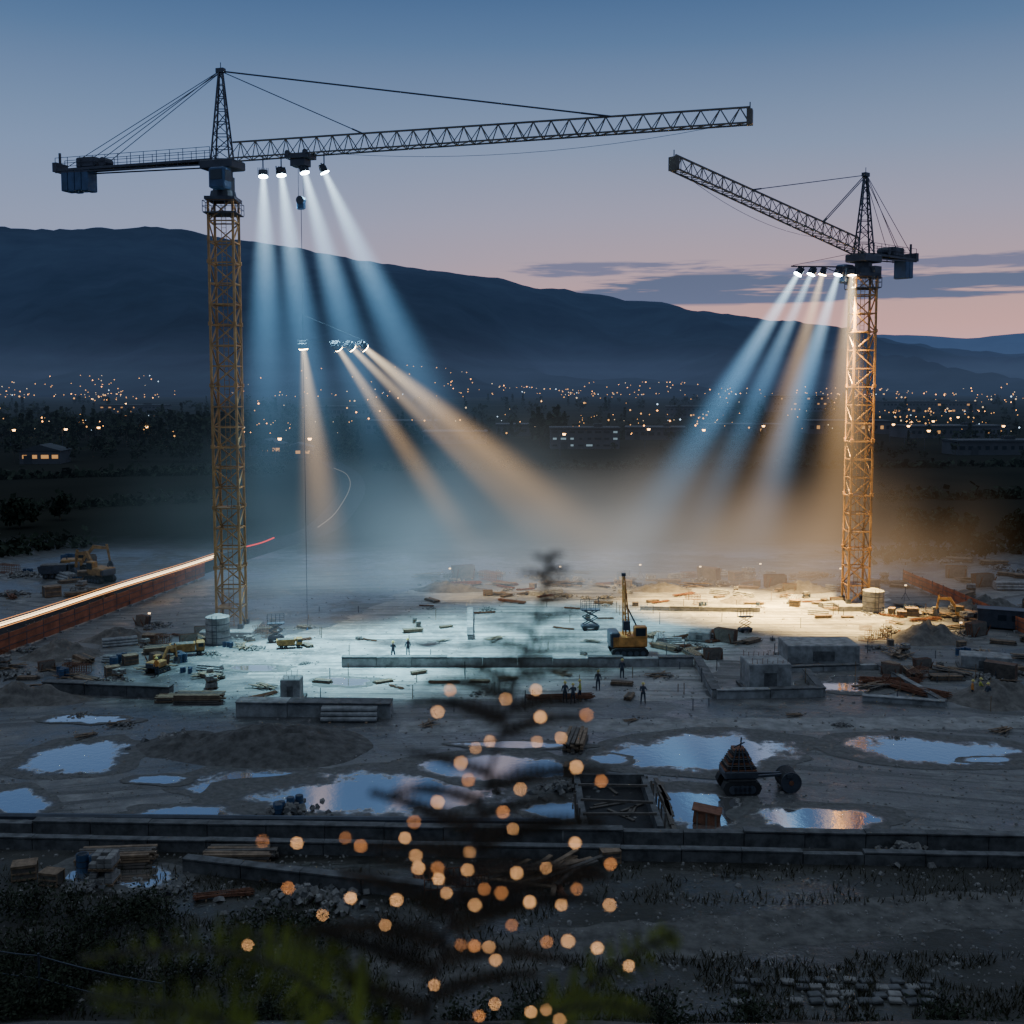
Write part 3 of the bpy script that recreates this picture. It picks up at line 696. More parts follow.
def crane(name, base, w_, zslew, zjib, zapex, hd, jlen, rise, clen, njib, pend, weight, cpend):
    hd = Vector((hd[0], hd[1], 0)).normalized(); r = Vector((-hd.y, hd.x, 0))
    root = empty(name, base)
    b = MB(); mast(b, 0, 0, w_, .6, zslew, 1.9, .21, 0); b.obj("mast", [M_yel], parent=root)
    b = MB(); b.box((0, 0, .3), (w_ * 2.2, w_ * 2.2, .6), 0, bev=.08)
    for sx in (-1, 1):
        for sy in (-1, 1): b.box((sx * w_ / 2, sy * w_ / 2, .8), (.5, .5, .5), 1)
    b.obj("footing", [M_conc, M_steel], parent=root)
    b = MB()
    b.box((0, 0, zslew + .15), (w_ * 1.25, w_ * 1.25, .3), 0)
    b.cyl((0, 0, zslew + .3), (0, 0, zslew + .9), w_ * .55, w_ * .5, 16, 0)
    b.cyl((0, 0, zslew + .9), (0, 0, zjib - .9), w_ * .42, w_ * .42, 10, 0)
    b.box((0, 0, zslew - 1.2), (w_ * 1.35, w_ * 1.35, .1), 0)
    for k in range(4):
        an = k * pi / 2; o1 = Vector((cos(an) - sin(an), sin(an) + cos(an), 0)) * w_ * .68; o2 = Vector((-sin(an) - cos(an), cos(an) - sin(an), 0)) * w_ * .68
        railing(b, o1 + Vector((0, 0, zslew - 1.15)), o2 + Vector((0, 0, zslew - 1.15)), 1, 3, 0)
    rz = math.atan2(hd.y, hd.x)
    b.box((0, 0, zjib - .5), (w_ * 1.5, w_ * 1.1, .8), 0, rz=rz, bev=.08)
    cc = hd * (w_ * .35) - r * (w_ * .55 + .5)
    b.box(cc + Vector((0, 0, zjib - 2.0)), (1.7, 1.3, 1.9), 1, rz=rz, bev=.12)
    b.box(cc + hd * .83 + Vector((0, 0, zjib - 1.8)), (.1, 1.05, 1.0), 2, rz=rz); b.box(cc - r * .65 + Vector((0, 0, zjib - 1.75)), (1.2, .08, .9), 2, rz=rz)
    b.box(-hd * .3 + r * 1.2 + Vector((0, 0, zjib - 2.0)), (1.2, .8, 1.3), 0, rz=rz)
    lattice_top(b, Vector((0, 0, zjib)), Vector((0, 0, zapex)), w_ * .75, .14, 0)
    b.box((0, 0, zapex + .15), (.8, .5, .4), 0, rz=rz); b.bar((0, 0, zapex), (0, 0, zapex + .9), .06, 0)
    b.obj("slewing_head", [M_steel, M_blue, M_glass], parent=root)
    tip = hd * jlen + Vector((0, 0, zjib + rise)); j0 = hd * w_ * .5 + Vector((0, 0, zjib))
    b = MB(); truss(b, j0, tip, 1.5, .9, 1.6, 1.3, njib, .13, 0)
    b.box(tip + Vector((0, 0, .5)), (.45, .9, 1.2), 0, rz=rz); b.bar(tip, tip + Vector((0, 0, 1.7)), .08, 0)
    b.obj("jib", [M_jib], parent=root)
    b = MB(); c0 = -hd * w_ * .4 + Vector((0, 0, zjib)); c1 = -hd * clen + Vector((0, 0, zjib))
    for s in (-.7, .7):
        b.bar(c0 + r * s, c1 + r * s, .24, 0); railing(b, c0 + r * s + Vector((0, 0, .1)), c1 + r * s + Vector((0, 0, .1)), 1.1, int(clen / 1.5), 0)
        b.bar(c0 + r * s - Vector((0, 0, .45)), c1 + r * s - Vector((0, 0, .2)), .12, 0)
    for i in range(int(clen / 1.2)): p = c0.lerp(c1, i / int(clen / 1.2)); b.bar(p - r * .7, p + r * .7, .1, 0); b.bar(p - r * .7, p - r * .7 - Vector((0, 0, .4)), .08, 0)
    b.box((c0 + c1) / 2 + Vector((0, 0, .1)), ((c1 - c0).length, 1.3, .05), 0, rz=rz)
    b.box(c1 + hd * 3.4 + Vector((0, 0, .65)), (2.2, 1.2, 1.0), 0, rz=rz, bev=.1); b.cyl(c1 + hd * 5.4 - r * .6 + Vector((0, 0, .6)), c1 + hd * 5.4 + r * .6 + Vector((0, 0, .6)), .42, None, 12, 0)
    for i in range(weight): b.box(c1 + hd * (1.0 + i * .8) + Vector((0, 0, -1.0)), (.74, 1.5, 2.1 + .15 * (i % 2)), 1, rz=rz, bev=.06)
    b.box(c1 + Vector((0, 0, .3)), (.5, 1.7, .9), 0, rz=rz); b.bar(c1, c1 + Vector((0, 0, 1.8)), .2, 0)
    b.obj("counter_jib", [M_steel, M_blue], parent=root)
    b = MB(); ap = Vector((0, 0, zapex + .1))
    for s in pend:
        q_ = j0.lerp(tip, s) + Vector((0, 0, 1.6 - .3 * s))
        for k in (-.14, .14): b.bar(ap + r * k, q_ + r * k, .075, 0)
        p_ = ap.lerp(q_, .93); b.bar(p_, q_, .14, 0)
    for s in cpend:
        for k in (-.6, .6): b.bar(ap + r * k * .2, c0.lerp(c1, s) + r * k + Vector((0, 0, .2)), .05, 0)
    sag(b, j0.lerp(tip, .24) - Vector((0, 0, .2)), j0.lerp(tip, .94) - Vector((0, 0, .1)), 1.0, .022, 0)
    b.obj("pendant_ropes", [M_steel], parent=root)
    return root, hd, r, j0, tip

BL = G(232, 632)
cr1, hd1, r1, j01, tip1 = crane("tower_crane", BL, 2.3, 41.3, 45.1, 53.2, (.95, -.30), 48.8, 0, 18.4, 30, (.28, .76), 4, (.75, .93))
BRt = G(855, 607)
cr2, hd2, r2, j02, tip2 = crane("tower_crane", BRt, 2.2, 35.4, 37.8, 45.9, (-.76, -.65), 30.3, 5.0, 9.4, 20, (.62, .22), 2, (.6, .95))
b = MB(); pt = hd1 * 8.2 + Vector((0, 0, 44.9)); rz = math.atan2(hd1.y, hd1.x)
b.box(pt, (2.4, 1.7, .35), 0, rz=rz); b.box(pt + Vector((0, 0, -.55)), (1.5, 1.2, .6), 0, rz=rz)
for s in (-.9, .9):
    for k in (-.8, .8): p = pt + hd1 * s + r1 * k; b.cyl(p + Vector((0, 0, .3)) - r1 * .1, p + Vector((0, 0, .3)) + r1 * .1, .25, None, 10, 0)
hk = pt - Vector((0, 0, 3.9))
for s in (-.25, .25): b.bar(pt + hd1 * s, hk + hd1 * s, .04, 0)
b.box(hk - Vector((0, 0, .35)), (.8, .45, 1.0), 1, rz=rz, bev=.1); b.cyl(hk - r1 * .3, hk + r1 * .3, .38, None, 14, 0)
rig = pt - Vector((0, 0, 17.4))
b.bar(hk - Vector((0, 0, .8)), rig, .05, 0); b.bar(rig, Vector((pt.x, pt.y, 1.0)), .035, 0)
b.cyl((pt.x, pt.y, .75), (pt.x, pt.y, 1.0), .12, .03, 8, 1)
b.obj("hook_block_and_trolley", [M_steel, M_blue], parent=cr1)

# ------------------------------------------------------------ flood lights + light beams
CYN = (.22, .58, 1.0); WRM = (1.0, .60, .26)
lens = {CYN: emit("cool_lens", (.65, .88, 1), 60), WRM: emit("warm_lens", (1, .72, .4), 70)}
def beam_mat(nm, col, th, Ln, A, r0, fade):
    global nt, L
    m = volmat(nm, 2.2); nt = m.node_tree; L = nt.links.new
    tc = N("ShaderNodeTexCoord"); sp = N("ShaderNodeSeparateXYZ"); L(tc.outputs["Object"], sp.inputs[0]); x, y, z = sp.outputs
    zz = MA('MULTIPLY', z, -1.0)
    r2_ = MA('ADD', MA('MULTIPLY', x, x), MA('MULTIPLY', y, y))
    rc = MA('ADD', MA('MULTIPLY', zz, tan(th)), r0)
    rad = MA('SUBTRACT', 1.0, MA('DIVIDE', r2_, MA('MULTIPLY', rc, rc)), clamp=True)
    rad = MA('MULTIPLY', MA('MULTIPLY', rad, rad), rad)
    fall = MA('DIVIDE', A * 1.35, MA('POWER', MA('ADD', zz, 2.0), 1.75))
    end = MR(zz, Ln, Ln * fade)
    e = N("ShaderNodeEmission"); L(MIX(MR(zz, 0, 14), (.6, .84, 1, 1) if col == CYN else (1, .78, .5, 1), (*col, 1)), e.inputs[0]); L(MA('MULTIPLY', MA('MULTIPLY', rad, fall), end), e.inputs[1])  # visible beam painted as a self-glowing volume that fades along its axis
    o = N("ShaderNodeOutputMaterial"); L(e.outputs[0], o.inputs["Volume"]); return m
def flood(pos, tgt, col, parent, half=6.0, A=10, power=50000, spot=26, Ln=None, fade=.2):
    pos = Vector(pos); tgt = Vector(tgt); d = tgt - pos; dist = d.length
    Ln = Ln or dist * .985; half *= 1.25
    rot = d.to_track_quat('-Z', 'Y').to_euler()
    par = parent; off = par.location if par else Vector((0, 0, 0))
    b = MB(); b.box((0, 0, .22), (.8, .65, .45), 0, bev=.07)
    for i in range(5): b.box((-.3 + i * .15, 0, .52), (.04, .55, .18), 0)
    b.cyl((0, 0, .0), (0, 0, -.12), .38, .45, 14, 0); b.cyl((0, 0, -.121), (0, 0, -.18), .41, .41, 14, 1)
    for sx in (-.46, .46): b.box((sx, 0, .35), (.05, .12, .7), 0)
    o = b.obj("flood_light_head", [M_steel, lens[col]], pos - off, parent=par); o.rotation_euler = rot
    ld = bpy.data.lights.new("flood_lamp", 'SPOT'); ld.energy = power; ld.color = (1, .66, .22) if col == WRM else (.42, .84, 1)
    ld.spot_size = radians(spot); ld.spot_blend = 1.0; ld.shadow_soft_size = .3
    lo = bpy.data.objects.new("flood_lamp", ld); scene.collection.objects.link(lo); lo.parent = par
    lo.location = pos - off + d.normalized() * .35; lo.rotation_euler = rot
    th = radians(half); r0 = .36; b = MB(); n = 16
    b.cyl((0, 0, -.2), (0, 0, -Ln), r0 + .2 * tan(th), r0 + Ln * tan(th), n, 0)
    bo = b.obj("light_beam", [beam_mat("beam_glow", col, th, Ln, A, r0, fade)], pos - off, parent=par); bo.rotation_euler = rot
for s, tx, ty, hf, pw in ((4.3, 275, 660, 7, 150000), (6.2, 345, 655, 7, 180000), (8.6, 430, 650, 7, 210000), (10.6, 530, 632, 7.5, 220000)):
    p = BL + hd1 * s + Vector((0, 0, 43.5 if s != 8.6 else 43.6)); 
    b = MB(); b.bar(p + Vector((0, 0, .5)) - BL, p + Vector((0, 0, 1.7)) - BL, .1, 0); b.obj("lamp_bracket", [M_steel], parent=cr1)
    flood(p, G(tx, ty), CYN, cr1, hf, 18, pw, 42, 38, .02)
rg = empty("suspended_light_bar", BL + rig); b = MB()
b.bar((-.3, 0, .5), (6.3, -1.2, .5), .12, 0); b.bar((0, 0, 3), (6, -1.1, .5), .04, 0); b.bar((0, 0, 3), (0, 0, .5), .05, 0)
b.obj("bar", [M_steel], parent=rg)
for dx, tx, ty, hf, A_ in ((.0, 335, 625, 8, 9), (3.3, 500, 590, 4.2, 11), (4.6, 600, 592, 3.8, 12), (5.8, 650, 590, 6, 16)):
    flood(BL + rig + Vector((dx, -.2 * dx, 0)), G(tx, ty), WRM, rg, hf, A_, 80000 if dx else 12000, 26, None, .3)
la = empty("crane_light_arm", BRt + Vector((0, 0, 35.6))); b = MB()
b.bar((-1, -1.2, .7), (-8.2, -2.2, .7), .14, 0); b.bar((-1, -1.2, -.6), (-4.5, -1.6, .6), .08, 0); b.bar((-1.2, -1.2, 2.2), (-8, -2.1, .8), .05, 0)
b.obj("arm", [M_steel], parent=la)
for dx, tx, ty, c, hf, A_, pw, ss_ in ((-7.4, 590, 620, CYN, 6, 19, 90000, 34), (-6.0, 660, 615, CYN, 5, 13, 12000, 28), (-4.8, 730, 606, WRM, 6.5, 11, 850000, 38), (-3.1, 730, 618, CYN, 6, 18, 5000, 26), (-1.6, 835, 612, WRM, 9, 16, 1150000, 46)):
    flood(BRt + Vector((dx, -1.2 + dx * .12, 35.6)), G(tx, ty), c, la, hf, A_, pw, ss_, None, .2)

def mist(px, py, z, rx, ry, rz_, col, s):
    global nt, L
    m = volmat("mist_glow", 1.8); nt = m.node_tree; L = nt.links.new
    tc = N("ShaderNodeTexCoord"); ln_ = N("ShaderNodeVectorMath", operation='LENGTH'); L(tc.outputs["Object"], ln_.inputs[0])
    nn = N("ShaderNodeTexNoise"); nn.inputs["Scale"].default_value = 2.4; nn.inputs["Detail"].default_value = 1; L(tc.outputs["Object"], nn.inputs["Vector"])
    fo = MA('SUBTRACT', 1.0, ln_.outputs["Value"], clamp=True); fo = MA('MULTIPLY', fo, fo)
    e = N("ShaderNodeEmission"); e.inputs[0].default_value = (*col, 1); L(MA('MULTIPLY', MA('MULTIPLY', fo, MR(nn.outputs["Fac"], .2, .75)), s), e.inputs[1])  # lamplight in the mist painted as its own tinted glow
    o = N("ShaderNodeOutputMaterial"); L(e.outputs[0], o.inputs["Volume"])
    b = MB(); n = 14; k = 8; vs = []
    for j in range(k + 1):
        for i in range(n): a = 2 * pi * i / n; t = pi * j / k; vs.append((cos(a) * sin(t), sin(a) * sin(t), cos(t)))
    b.add(vs, [(j * n + i, (j + 1) * n + i, (j + 1) * n + (i + 1) % n, j * n + (i + 1) % n) for j in range(k) for i in range(n)], 0)
    o = b.obj("mist", [m], G(px, py) + Vector((0, 0, z))); o.scale = (rx, ry, rz_)
mist(390, 590, 3, 42, 15, 25, (.32, .54, .72), .064)
mist(600, 584, 3, 36, 14, 23, (.66, .62, .57), .060)
mist(790, 590, 2, 32, 14, 21, (1, .64, .36), .060)
mist(260, 640, 1, 12, 6, 9, (.45, .62, .75), .05)

# ------------------------------------------------------------ site machines
def tank(px, py, r, h):
    b = MB(); b.cyl((0, 0, .15), (0, 0, h), r, None, 24, 0); b.cyl((0, 0, h), (0, 0, h + .25), r, r * .3, 24, 0); b.cyl((0, 0, 0), (0, 0, .15), r * 1.15, None, 20, 1)
    for z in (.25, .5, .75): b.cyl((0, 0, h * z), (0, 0, h * z + .06), r * 1.02, None, 24, 1)
    for s in (-.2, .2): b.bar((s, -r * 1.06, .1), (s, -r * 1.06, h + .3), .04, 1)
    for i in range(int(h / .35)): b.bar((-.2, -r * 1.06, .3 + i * .35), (.2, -r * 1.06, .3 + i * .35), .03, 1)
    b.obj("storage_tank", [M_conc, M_steel], G(px, py))
tank(218, 643, 1.1, 2.5); tank(873, 612, 1.1, 2.3)
def tracks(b, ln, wd, mi, mw):
    for s in (-1, 1):
        y = s * wd; pr = [(-ln / 2, .45), (-ln / 2 + .15, .12), (-ln / 2 + .45, 0), (ln / 2 - .45, 0), (ln / 2 - .15, .12), (ln / 2, .45), (ln / 2 - .15, .78), (ln / 2 - .45, .88), (-ln / 2 + .45, .88), (-ln / 2 + .15, .78)]
        b.prism(pr, y - .28, y + .28, mi)
        for i in range(5): x = -ln / 2 + .6 + i * (ln - 1.2) / 4; b.cyl((x, y - .33, .4), (x, y + .33, .4), .25, None, 10, mw)
        for i in range(14): b.box((-ln / 2 + .4 + i * (ln - .8) / 13, y, .9), (.12, .6, .06), mi)
def excavator(px, py, rz, sc=1.0, name="excavator"):
    b = MB(); tracks(b, 3.8, 1.1, 1, 2); b.cyl((0, 0, .85), (0, 0, 1.1), .7, None, 14, 2)
    b.box((-.4, 0, 1.65), (3.2, 2.4, 1.1), 0, bev=.12); b.box((-1.75, 0, 1.6), (.7, 2.4, 1.0), 2, bev=.15)
    b.box((.75, .7, 2.2), (1.4, .95, 1.7), 0, bev=.1); b.box((1.46, .7, 2.35), (.05, .8, 1.1), 3); b.box((.75, 1.19, 2.4), (1.1, .05, .9), 3); b.box((.75, .215, 2.4), (1.1, .05, .9), 3)
    b.cyl((-1.1, -.6, 2.2), (-1.1, -.6, 2.8), .09, None, 8, 2)
    b.prism([(.7, 1.5), (1.1, 1.4), (3.0, 3.7), (5.0, 3.5), (5.0, 3.9), (2.8, 4.3)], -.25, .1, 0)
    b.prism([(4.7, 4.4), (5.1, 4.3), (5.5, 1.6), (5.2, 1.5)], -.2, .05, 0)
    b.prism([(5.2, 1.7), (5.6, 1.6), (5.9, .8), (5.3, .35), (4.6, .5), (4.9, .9)], -.55, .4, 2)
    b.bar((1.4, -.08, 1.5), (2.5, -.08, 3.2), .12, 2); b.bar((3.4, -.08, 4.3), (4.9, -.08, 4.4), .1, 2)
    return b.obj(name, [M_mach, M_black, M_steel, M_glass], G(px, py), rz, sc=sc)
excavator(100, 582, 2.6, .85); excavator(75, 572, .3, .8); excavator(158, 672, 1.2, .45); excavator(965, 622, 2.4, .55)
b = MB(); tracks(b, 3.8, 1.2, 1, 2); b.box((0, 0, 1.5), (3.6, 2.3, 1.2), 0, bev=.12); b.box((1.1, -.7, 2.4), (1.3, .9, 1.3), 0, bev=.08); b.box((1.1, -1.16, 2.5), (1.0, .05, .8), 3); b.box((-1.5, 0, 1.7), (1.0, 2.3, 1.5), 2, bev=.1)
for s in (-.3, .3):
    for k in (-.25, .25): b.bar((-.1 + s * 1.5, k - .2, .3), (-.55 + s * .25, k * .3 - .2, 8.2), .11, 0)
for i in range(12):
    z0, z1 = .5 + i * .63, .5 + (i + 1) * .63; f0, f1 = 1.4 - i / 11, 1.4 - (i + 1) / 11; xa, xb = -.1 - .45 * i / 12, -.1 - .45 * (i + 1) / 12; s = 1 if i % 2 else -1
    b.bar((xa + s * .3 * f0, -.45, z0), (xb - s * .3 * f1, -.45, z1), .07, 0); b.bar((xa - .3 * f0, -.45, z0), (xa + .3 * f0, -.45, z0), .07, 0)
b.cyl((-.3, -.7, .1), (-.5, -.6, 7.2), .1, None, 8, 0); b.box((-.3, -.65, 3.1), (.7, .6, .9), 2); b.box((-.55, -.2, 8.2), (.4, .35, .3), 2)
b.bar((1.3, .2, 2.0), (-.2, 0, 5), .14, 2)
b.obj("drilling_rig", [mat("rig_orange", (.55, .24, .06), .5, 0, .4, 1.5), M_black, M_steel, M_glass], G(628, 654), .05, sc=.88)
def lift(px, py, rz, sc=.8):
    b = MB(); b.box((0, 0, .5), (2.2, 1.1, .4), 0, bev=.05)
    for x in (-.7, .7):
        for y in (-.5, .5): b.cyl((x, y - .1, .28), (x, y + .1, .28), .28, None, 10, 1)
    for k in range(2):
        for y in (-.4, .4): b.bar((-.9, y, .7 + k * .9), (.9, y, 1.6 + k * .9), .1, 2); b.bar((.9, y, .7 + k * .9), (-.9, y, 1.6 + k * .9), .1, 2)
    b.box((0, 0, 2.55), (2.3, 1.2, .12), 0)
    for y in (-.58, .58): railing(b, Vector((-1.1, y, 2.6)), Vector((1.1, y, 2.6)), 1.1, 4, 0)
    b.obj("scissor_lift", [M_steel, M_black, M_steel], G(px, py), rz, sc=sc)
lift(590, 630, .1); lift(276, 642, .2, .7); lift(745, 632, .3, .6)
def truck(px, py, rz, c=M_mach, sc=1):
    b = MB(); b.box((0, 0, .75), (6.2, 1.0, .3), 2)
    for x in (-2.2, -1.1, 2.1):
        for y in (-1, 1): b.cyl((x, y - .18, .5), (x, y + .18, .5), .5, None, 14, 1); b.cyl((x, y - .2, .5), (x, y + .2, .5), .2, None, 8, 2)
    b.box((2.4, 0, 1.8), (1.6, 2.3, 1.8), 0, bev=.15); b.box((3.21, 0, 2.1), (.05, 2.0, .8), 3)
    for y in (-1.17, 1.17): b.box((2.5, y, 2.1), (1.0, .05, .7), 3)
    b.prism([(-3.3, 1.3), (-2.9, 1.0), (1.3, 1.0), (1.4, 2.5), (-3.5, 2.3)], -1.2, 1.2, 0); b.box((-1, 0, 2.45), (4.2, 2.1, .12), 4)
    b.obj("dump_truck", [c, M_black, M_steel, M_glass, M_dirt], G(px, py), rz, sc=sc)
truck(188, 655, .3, M_mach, .45); truck(290, 648, .2, M_mach, .35); truck(60, 578, .2, M_steel, .7)
def cabin(px, py, rz, m):
    b = MB(); b.box((0, 0, 1.45), (6, 2.4, 2.5), 0, bev=.05); b.box((0, 0, 2.77), (6.15, 2.55, .12), 1)
    for i in range(12): b.box((-2.8 + i * .5, -1.22, 1.45), (.06, .05, 2.3), 0)
    b.box((-2, -1.25, 1.25), (.9, .06, 2), 1); b.box((.2, -1.25, 1.7), (1.1, .06, .8), 2); b.box((2, -1.25, 1.7), (1.1, .06, .8), 2)
    for x in (-2.6, 2.6): b.box((x, 0, .1), (.4, 2.2, .2), 1)
    b.obj("site_cabin", [m, M_steel, M_glass], G(px, py), rz, sc=.7)
cabin(1000, 628, -.4, M_steel)
b = MB(); tracks(b, 2.3, .75, 1, 2); b.box((0, 0, 1.15), (2.0, 1.6, .5), 2, bev=.08)
for i in range(10): b.box((U(-.06, .06), 0, 1.42 + i * .125), (1.9 - i * .13, 1.5 - i * .07, .055), (4, 1, 5)[i % 3], rz=U(-.05, .05))
for x in (-.7, -.2, .25, .7):
    b.bar((x, -.78, 1.2), (x * .35, -.4, 2.65), .07, 2)
b.bar((.1, 0, 2.6), (.15, 0, 3.2), .07, 2); b.bar((-.3, 0, 2.6), (.35, 0, 2.9), .06, 2)
b.bar((.9, -.25, .9), (2.6, -.15, .95), .14, 2); b.bar((.9, .25, .9), (2.6, .15, .95), .14, 2)
b.box((2.9, 0, 1.05), (.35, 1.6, .2), 2)
b.cyl((3.0, -.62, .62), (3.0, .62, .62), .6, None, 22, 1)
for s in (-.66, .66): b.cyl((3.0, s - .03, .62), (3.0, s + .03, .62), .62, None, 22, 2); b.cyl((3.0, s - .08, .62), (3.0, s + .08, .62), .15, None, 10, 4)
b.obj("road_roller", [M_mach, M_black, M_steel, M_glass, M_rust, M_woodd], G(738, 790), .05)
b = MB(); b.box((0, 0, .35), (1.45, 1.0, .7), 0, ry=.12, bev=.04); b.box((0, 0, .74), (1.6, 1.15, .07), 0, ry=.12); b.box((0, -.52, .35), (.1, .05, .7), 1); 
for s in (-.5, .5): b.box((s, -.53, .35), (.1, .06, .72), 1)
b.obj("tool_chest", [M_rust, M_woodd], G(707, 822), -.25)
b = MB()
for i in range(90):
    g = G(U(300, 1000), U(600, 712)); b.cyl(g, g + Vector((0, 0, U(.5, 1.3))), .035, None, 5, random.choice((0, 1)))
b.obj("marker_stakes", [M_wood, M_steel])
wk = emit("work_lamp_glow", (1, .7, .4), 2.5)
for px, py in ((450, 582), (560, 580), (640, 578), (700, 580), (760, 577), (905, 600), (960, 640), (150, 630), (840, 582)):
    b = MB(); 
    for a in (0, 2.1, 4.2): b.bar((0, 0, 1.2), (cos(a) * .7, sin(a) * .7, 0), .05, 0)
    b.bar((0, 0, 1.1), (0, 0, 2.3), .06, 0); b.box((0, 0, 2.4), (.45, .2, .3), 0); b.box((0, -.12, 2.4), (.36, .04, .22), 1)
    b.obj("work_lamp", [M_steel, wk], G(px, py), sc=.7)

# ------------------------------------------------------------ people
M_vest = mat("hi_vis_vest", (.5, .20, .04), .7, 0, .15, 3); M_vest2 = mat("hi_vis_yellow", (.34, .36, .07), .7, 0, .15, 3); M_vest3 = mat("dark_jacket", (.05, .06, .08), .8, 0, .2, 3); M_trs = mat("work_trousers", (.03, .04, .06), .9); M_skin = mat("skin", (.45, .28, .2), .6, 0, .05); M_hat = mat("hard_hat", (.7, .6, .2), .4, 0, .05)
def worker_mesh(pose, vest):
    if pose == 0: j = dict(lk=(.0, .12, .48), lf=(-.03, .13, .06), rk=(.05, -.12, .48), rf=(.0, -.13, .06), le=(.02, .27, 1.12), lh=(.12, .28, .88), re=(.03, -.27, 1.12), rh=(.14, -.25, .9), lt=(.2, .15, .04), rt=(.2, -.15, .04))
    elif pose == 1: j = dict(lk=(.14, .11, .49), lf=(.16, .11, .06), rk=(-.02, -.11, .48), rf=(-.2, -.11, .09), le=(-.12, .27, 1.14), lh=(-.05, .27, .9), re=(.12, -.27, 1.14), rh=(.3, -.24, .98), lt=(.34, .12, .04), rt=(-.05, -.12, .04))
    else: j = dict(lk=(.05, .15, .48), lf=(.0, .18, .06), rk=(.1, -.15, .48), rf=(.05, -.18, .06), le=(.18, .28, 1.2), lh=(.42, .2, 1.2), re=(.15, -.28, 1.15), rh=(.38, -.12, 1.1), lt=(.2, .2, .04), rt=(.25, -.2, .04))
    V = [(0, 0, .95), (0, 0, 1.15), (0, 0, 1.38), (0, 0, 1.5), (.02, 0, 1.62), (.03, 0, 1.72), (0, .1, .9), j['lk'], j['lf'], j['lt'], (0, -.1, .9), j['rk'], j['rf'], j['rt'], (0, .18, 1.4), j['le'], j['lh'], (0, -.18, 1.4), j['re'], j['rh']]
    E = [(0, 1), (1, 2), (2, 3), (3, 4), (4, 5), (0, 6), (6, 7), (7, 8), (8, 9), (0, 10), (10, 11), (11, 12), (12, 13), (2, 14), (14, 15), (15, 16), (2, 17), (17, 18), (18, 19)]
    Rr = [.15, .15, .17, .06, .095, .08, .1, .075, .05, .045, .1, .075, .05, .045, .075, .05, .04, .075, .05, .04]
    me = bpy.data.meshes.new("w"); me.from_pydata(V, E, []); o = bpy.data.objects.new("w", me); scene.collection.objects.link(o)
    sk = o.modifiers.new("s", 'SKIN'); 
    for i, r_ in enumerate(Rr): me.skin_vertices[0].data[i].radius = (r_, r_ * (.75 if i in (0, 1, 2) else 1)) if i < 3 else (r_, r_)
    me.skin_vertices[0].data[0].use_root = True
    ss = o.modifiers.new("u", 'SUBSURF'); ss.levels = 1; ss.render_levels = 1
    dg = bpy.context.evaluated_depsgraph_get(); me2 = bpy.data.meshes.new_from_object(o.evaluated_get(dg)); bpy.data.objects.remove(o)
    b = MB(); b.v = [tuple(v_.co) for v_ in me2.vertices]
    for p in me2.polygons:
        c = p.center; mi = 1 if c.z < .93 and (abs(c.y) < .24) else 0
        if c.z > 1.5: mi = 2
        for hnd in (j['lh'], j['rh']):
            if (Vector(hnd) - c).length < .09: mi = 2
        if c.z < .1: mi = 4
        b.f.append(tuple(p.vertices)); b.m.append(mi)
    b.cyl((.03, 0, 1.70), (.03, 0, 1.80), .135, .11, 12, 3); b.cyl((.03, 0, 1.80), (.03, 0, 1.85), .11, .04, 12, 3); b.cyl((.05, 0, 1.69), (.05, 0, 1.705), .165, None, 12, 3)
    b.box((.115, 0, 1.625), (.04, .03, .05), 2)
    return b.mesh("worker", [vest, M_trs, M_skin, M_hat, M_black], True)
WM = [worker_mesh(p, v_) for p in range(3) for v_ in (M_vest3, M_vest2, M_vest)]
for px, py, k in [(565, 702, 0), (573, 704, 6), (580, 700, 4), (598, 690, 0), (643, 703, 6), (622, 678, 0), (972, 700, 2), (980, 698, 7), (988, 703, 0), (157, 676, 2), (408, 656, 0), (393, 659, 6)]:
    put("construction_worker", WM[k], G(px, py), U(0, 6.28), sc=.88)

# ------------------------------------------------------------ foreground plants
M_shrub = mat("undergrowth_leaves", (.028, .036, .020), .8, 0, .5, 1.5, spec=.2)
M_grass = mat("dry_grass", (.045, .043, .027), .9, 0, .4, 2, spec=.1)
b = MB()
def bush(c, r, h, n, s):
    for k in range(5): a = U(0, 6.3); b.cyl(c, c + Vector((cos(a) * r * .6, sin(a) * r * .6, h * U(.6, 1))), .03, .008, 4, 1)
    for k in range(n):
        p = c + Vector((random.gauss(0, r * .5), random.gauss(0, r * .5), abs(random.gauss(h * .45, h * .3))))
        d1 = Vector((U(-1, 1), U(-1, 1), U(-.6, 1))).normalized() * s * U(.5, 1.2); d2 = d1.cross(Vector((U(-1, 1), U(-1, 1), U(-1, 1)))).normalized() * s * .22
        b.add([p, p + d1 * .5 + d2, p + d1, p + d1 * .5 - d2], [(0, 1, 2, 3)], 0)
for i in range(84):
    px = U(-60, 330) if i < 66 else U(330, 1080); py = U(925, 1040) - (0 if px > 150 else 18)
    if px > 330: py = U(1015, 1050)
    bush(G(px, py), U(.6, 1.2), U(.7, 1.6), 260, .22)
b.obj("undergrowth", [M_shrub, M_bark])
b = MB()
for i in range(19000):
    px = U(-40, 1070); py = U(955, 1035) if px > 560 else U(900, 1035)
    if i % 5 == 0: py = U(868, 905)
    g = G(px, py); 
    if noise.noise(g * .5) < -.12: continue
    hgt = U(.12, .45); d = Vector((U(-.2, .2), U(-.2, .2), 0)) ; t = Vector((U(-.02, .02), .0, 0)) + Vector((.018, 0, 0))
    b.add([g - t, g + t, g + d + Vector((0, 0, hgt))], [(0, 1, 2)], 0)
b.obj("grass", [M_grass])
b = MB(); P0 = [G(-40, 985), G(40, 1000), G(165, 1030)]
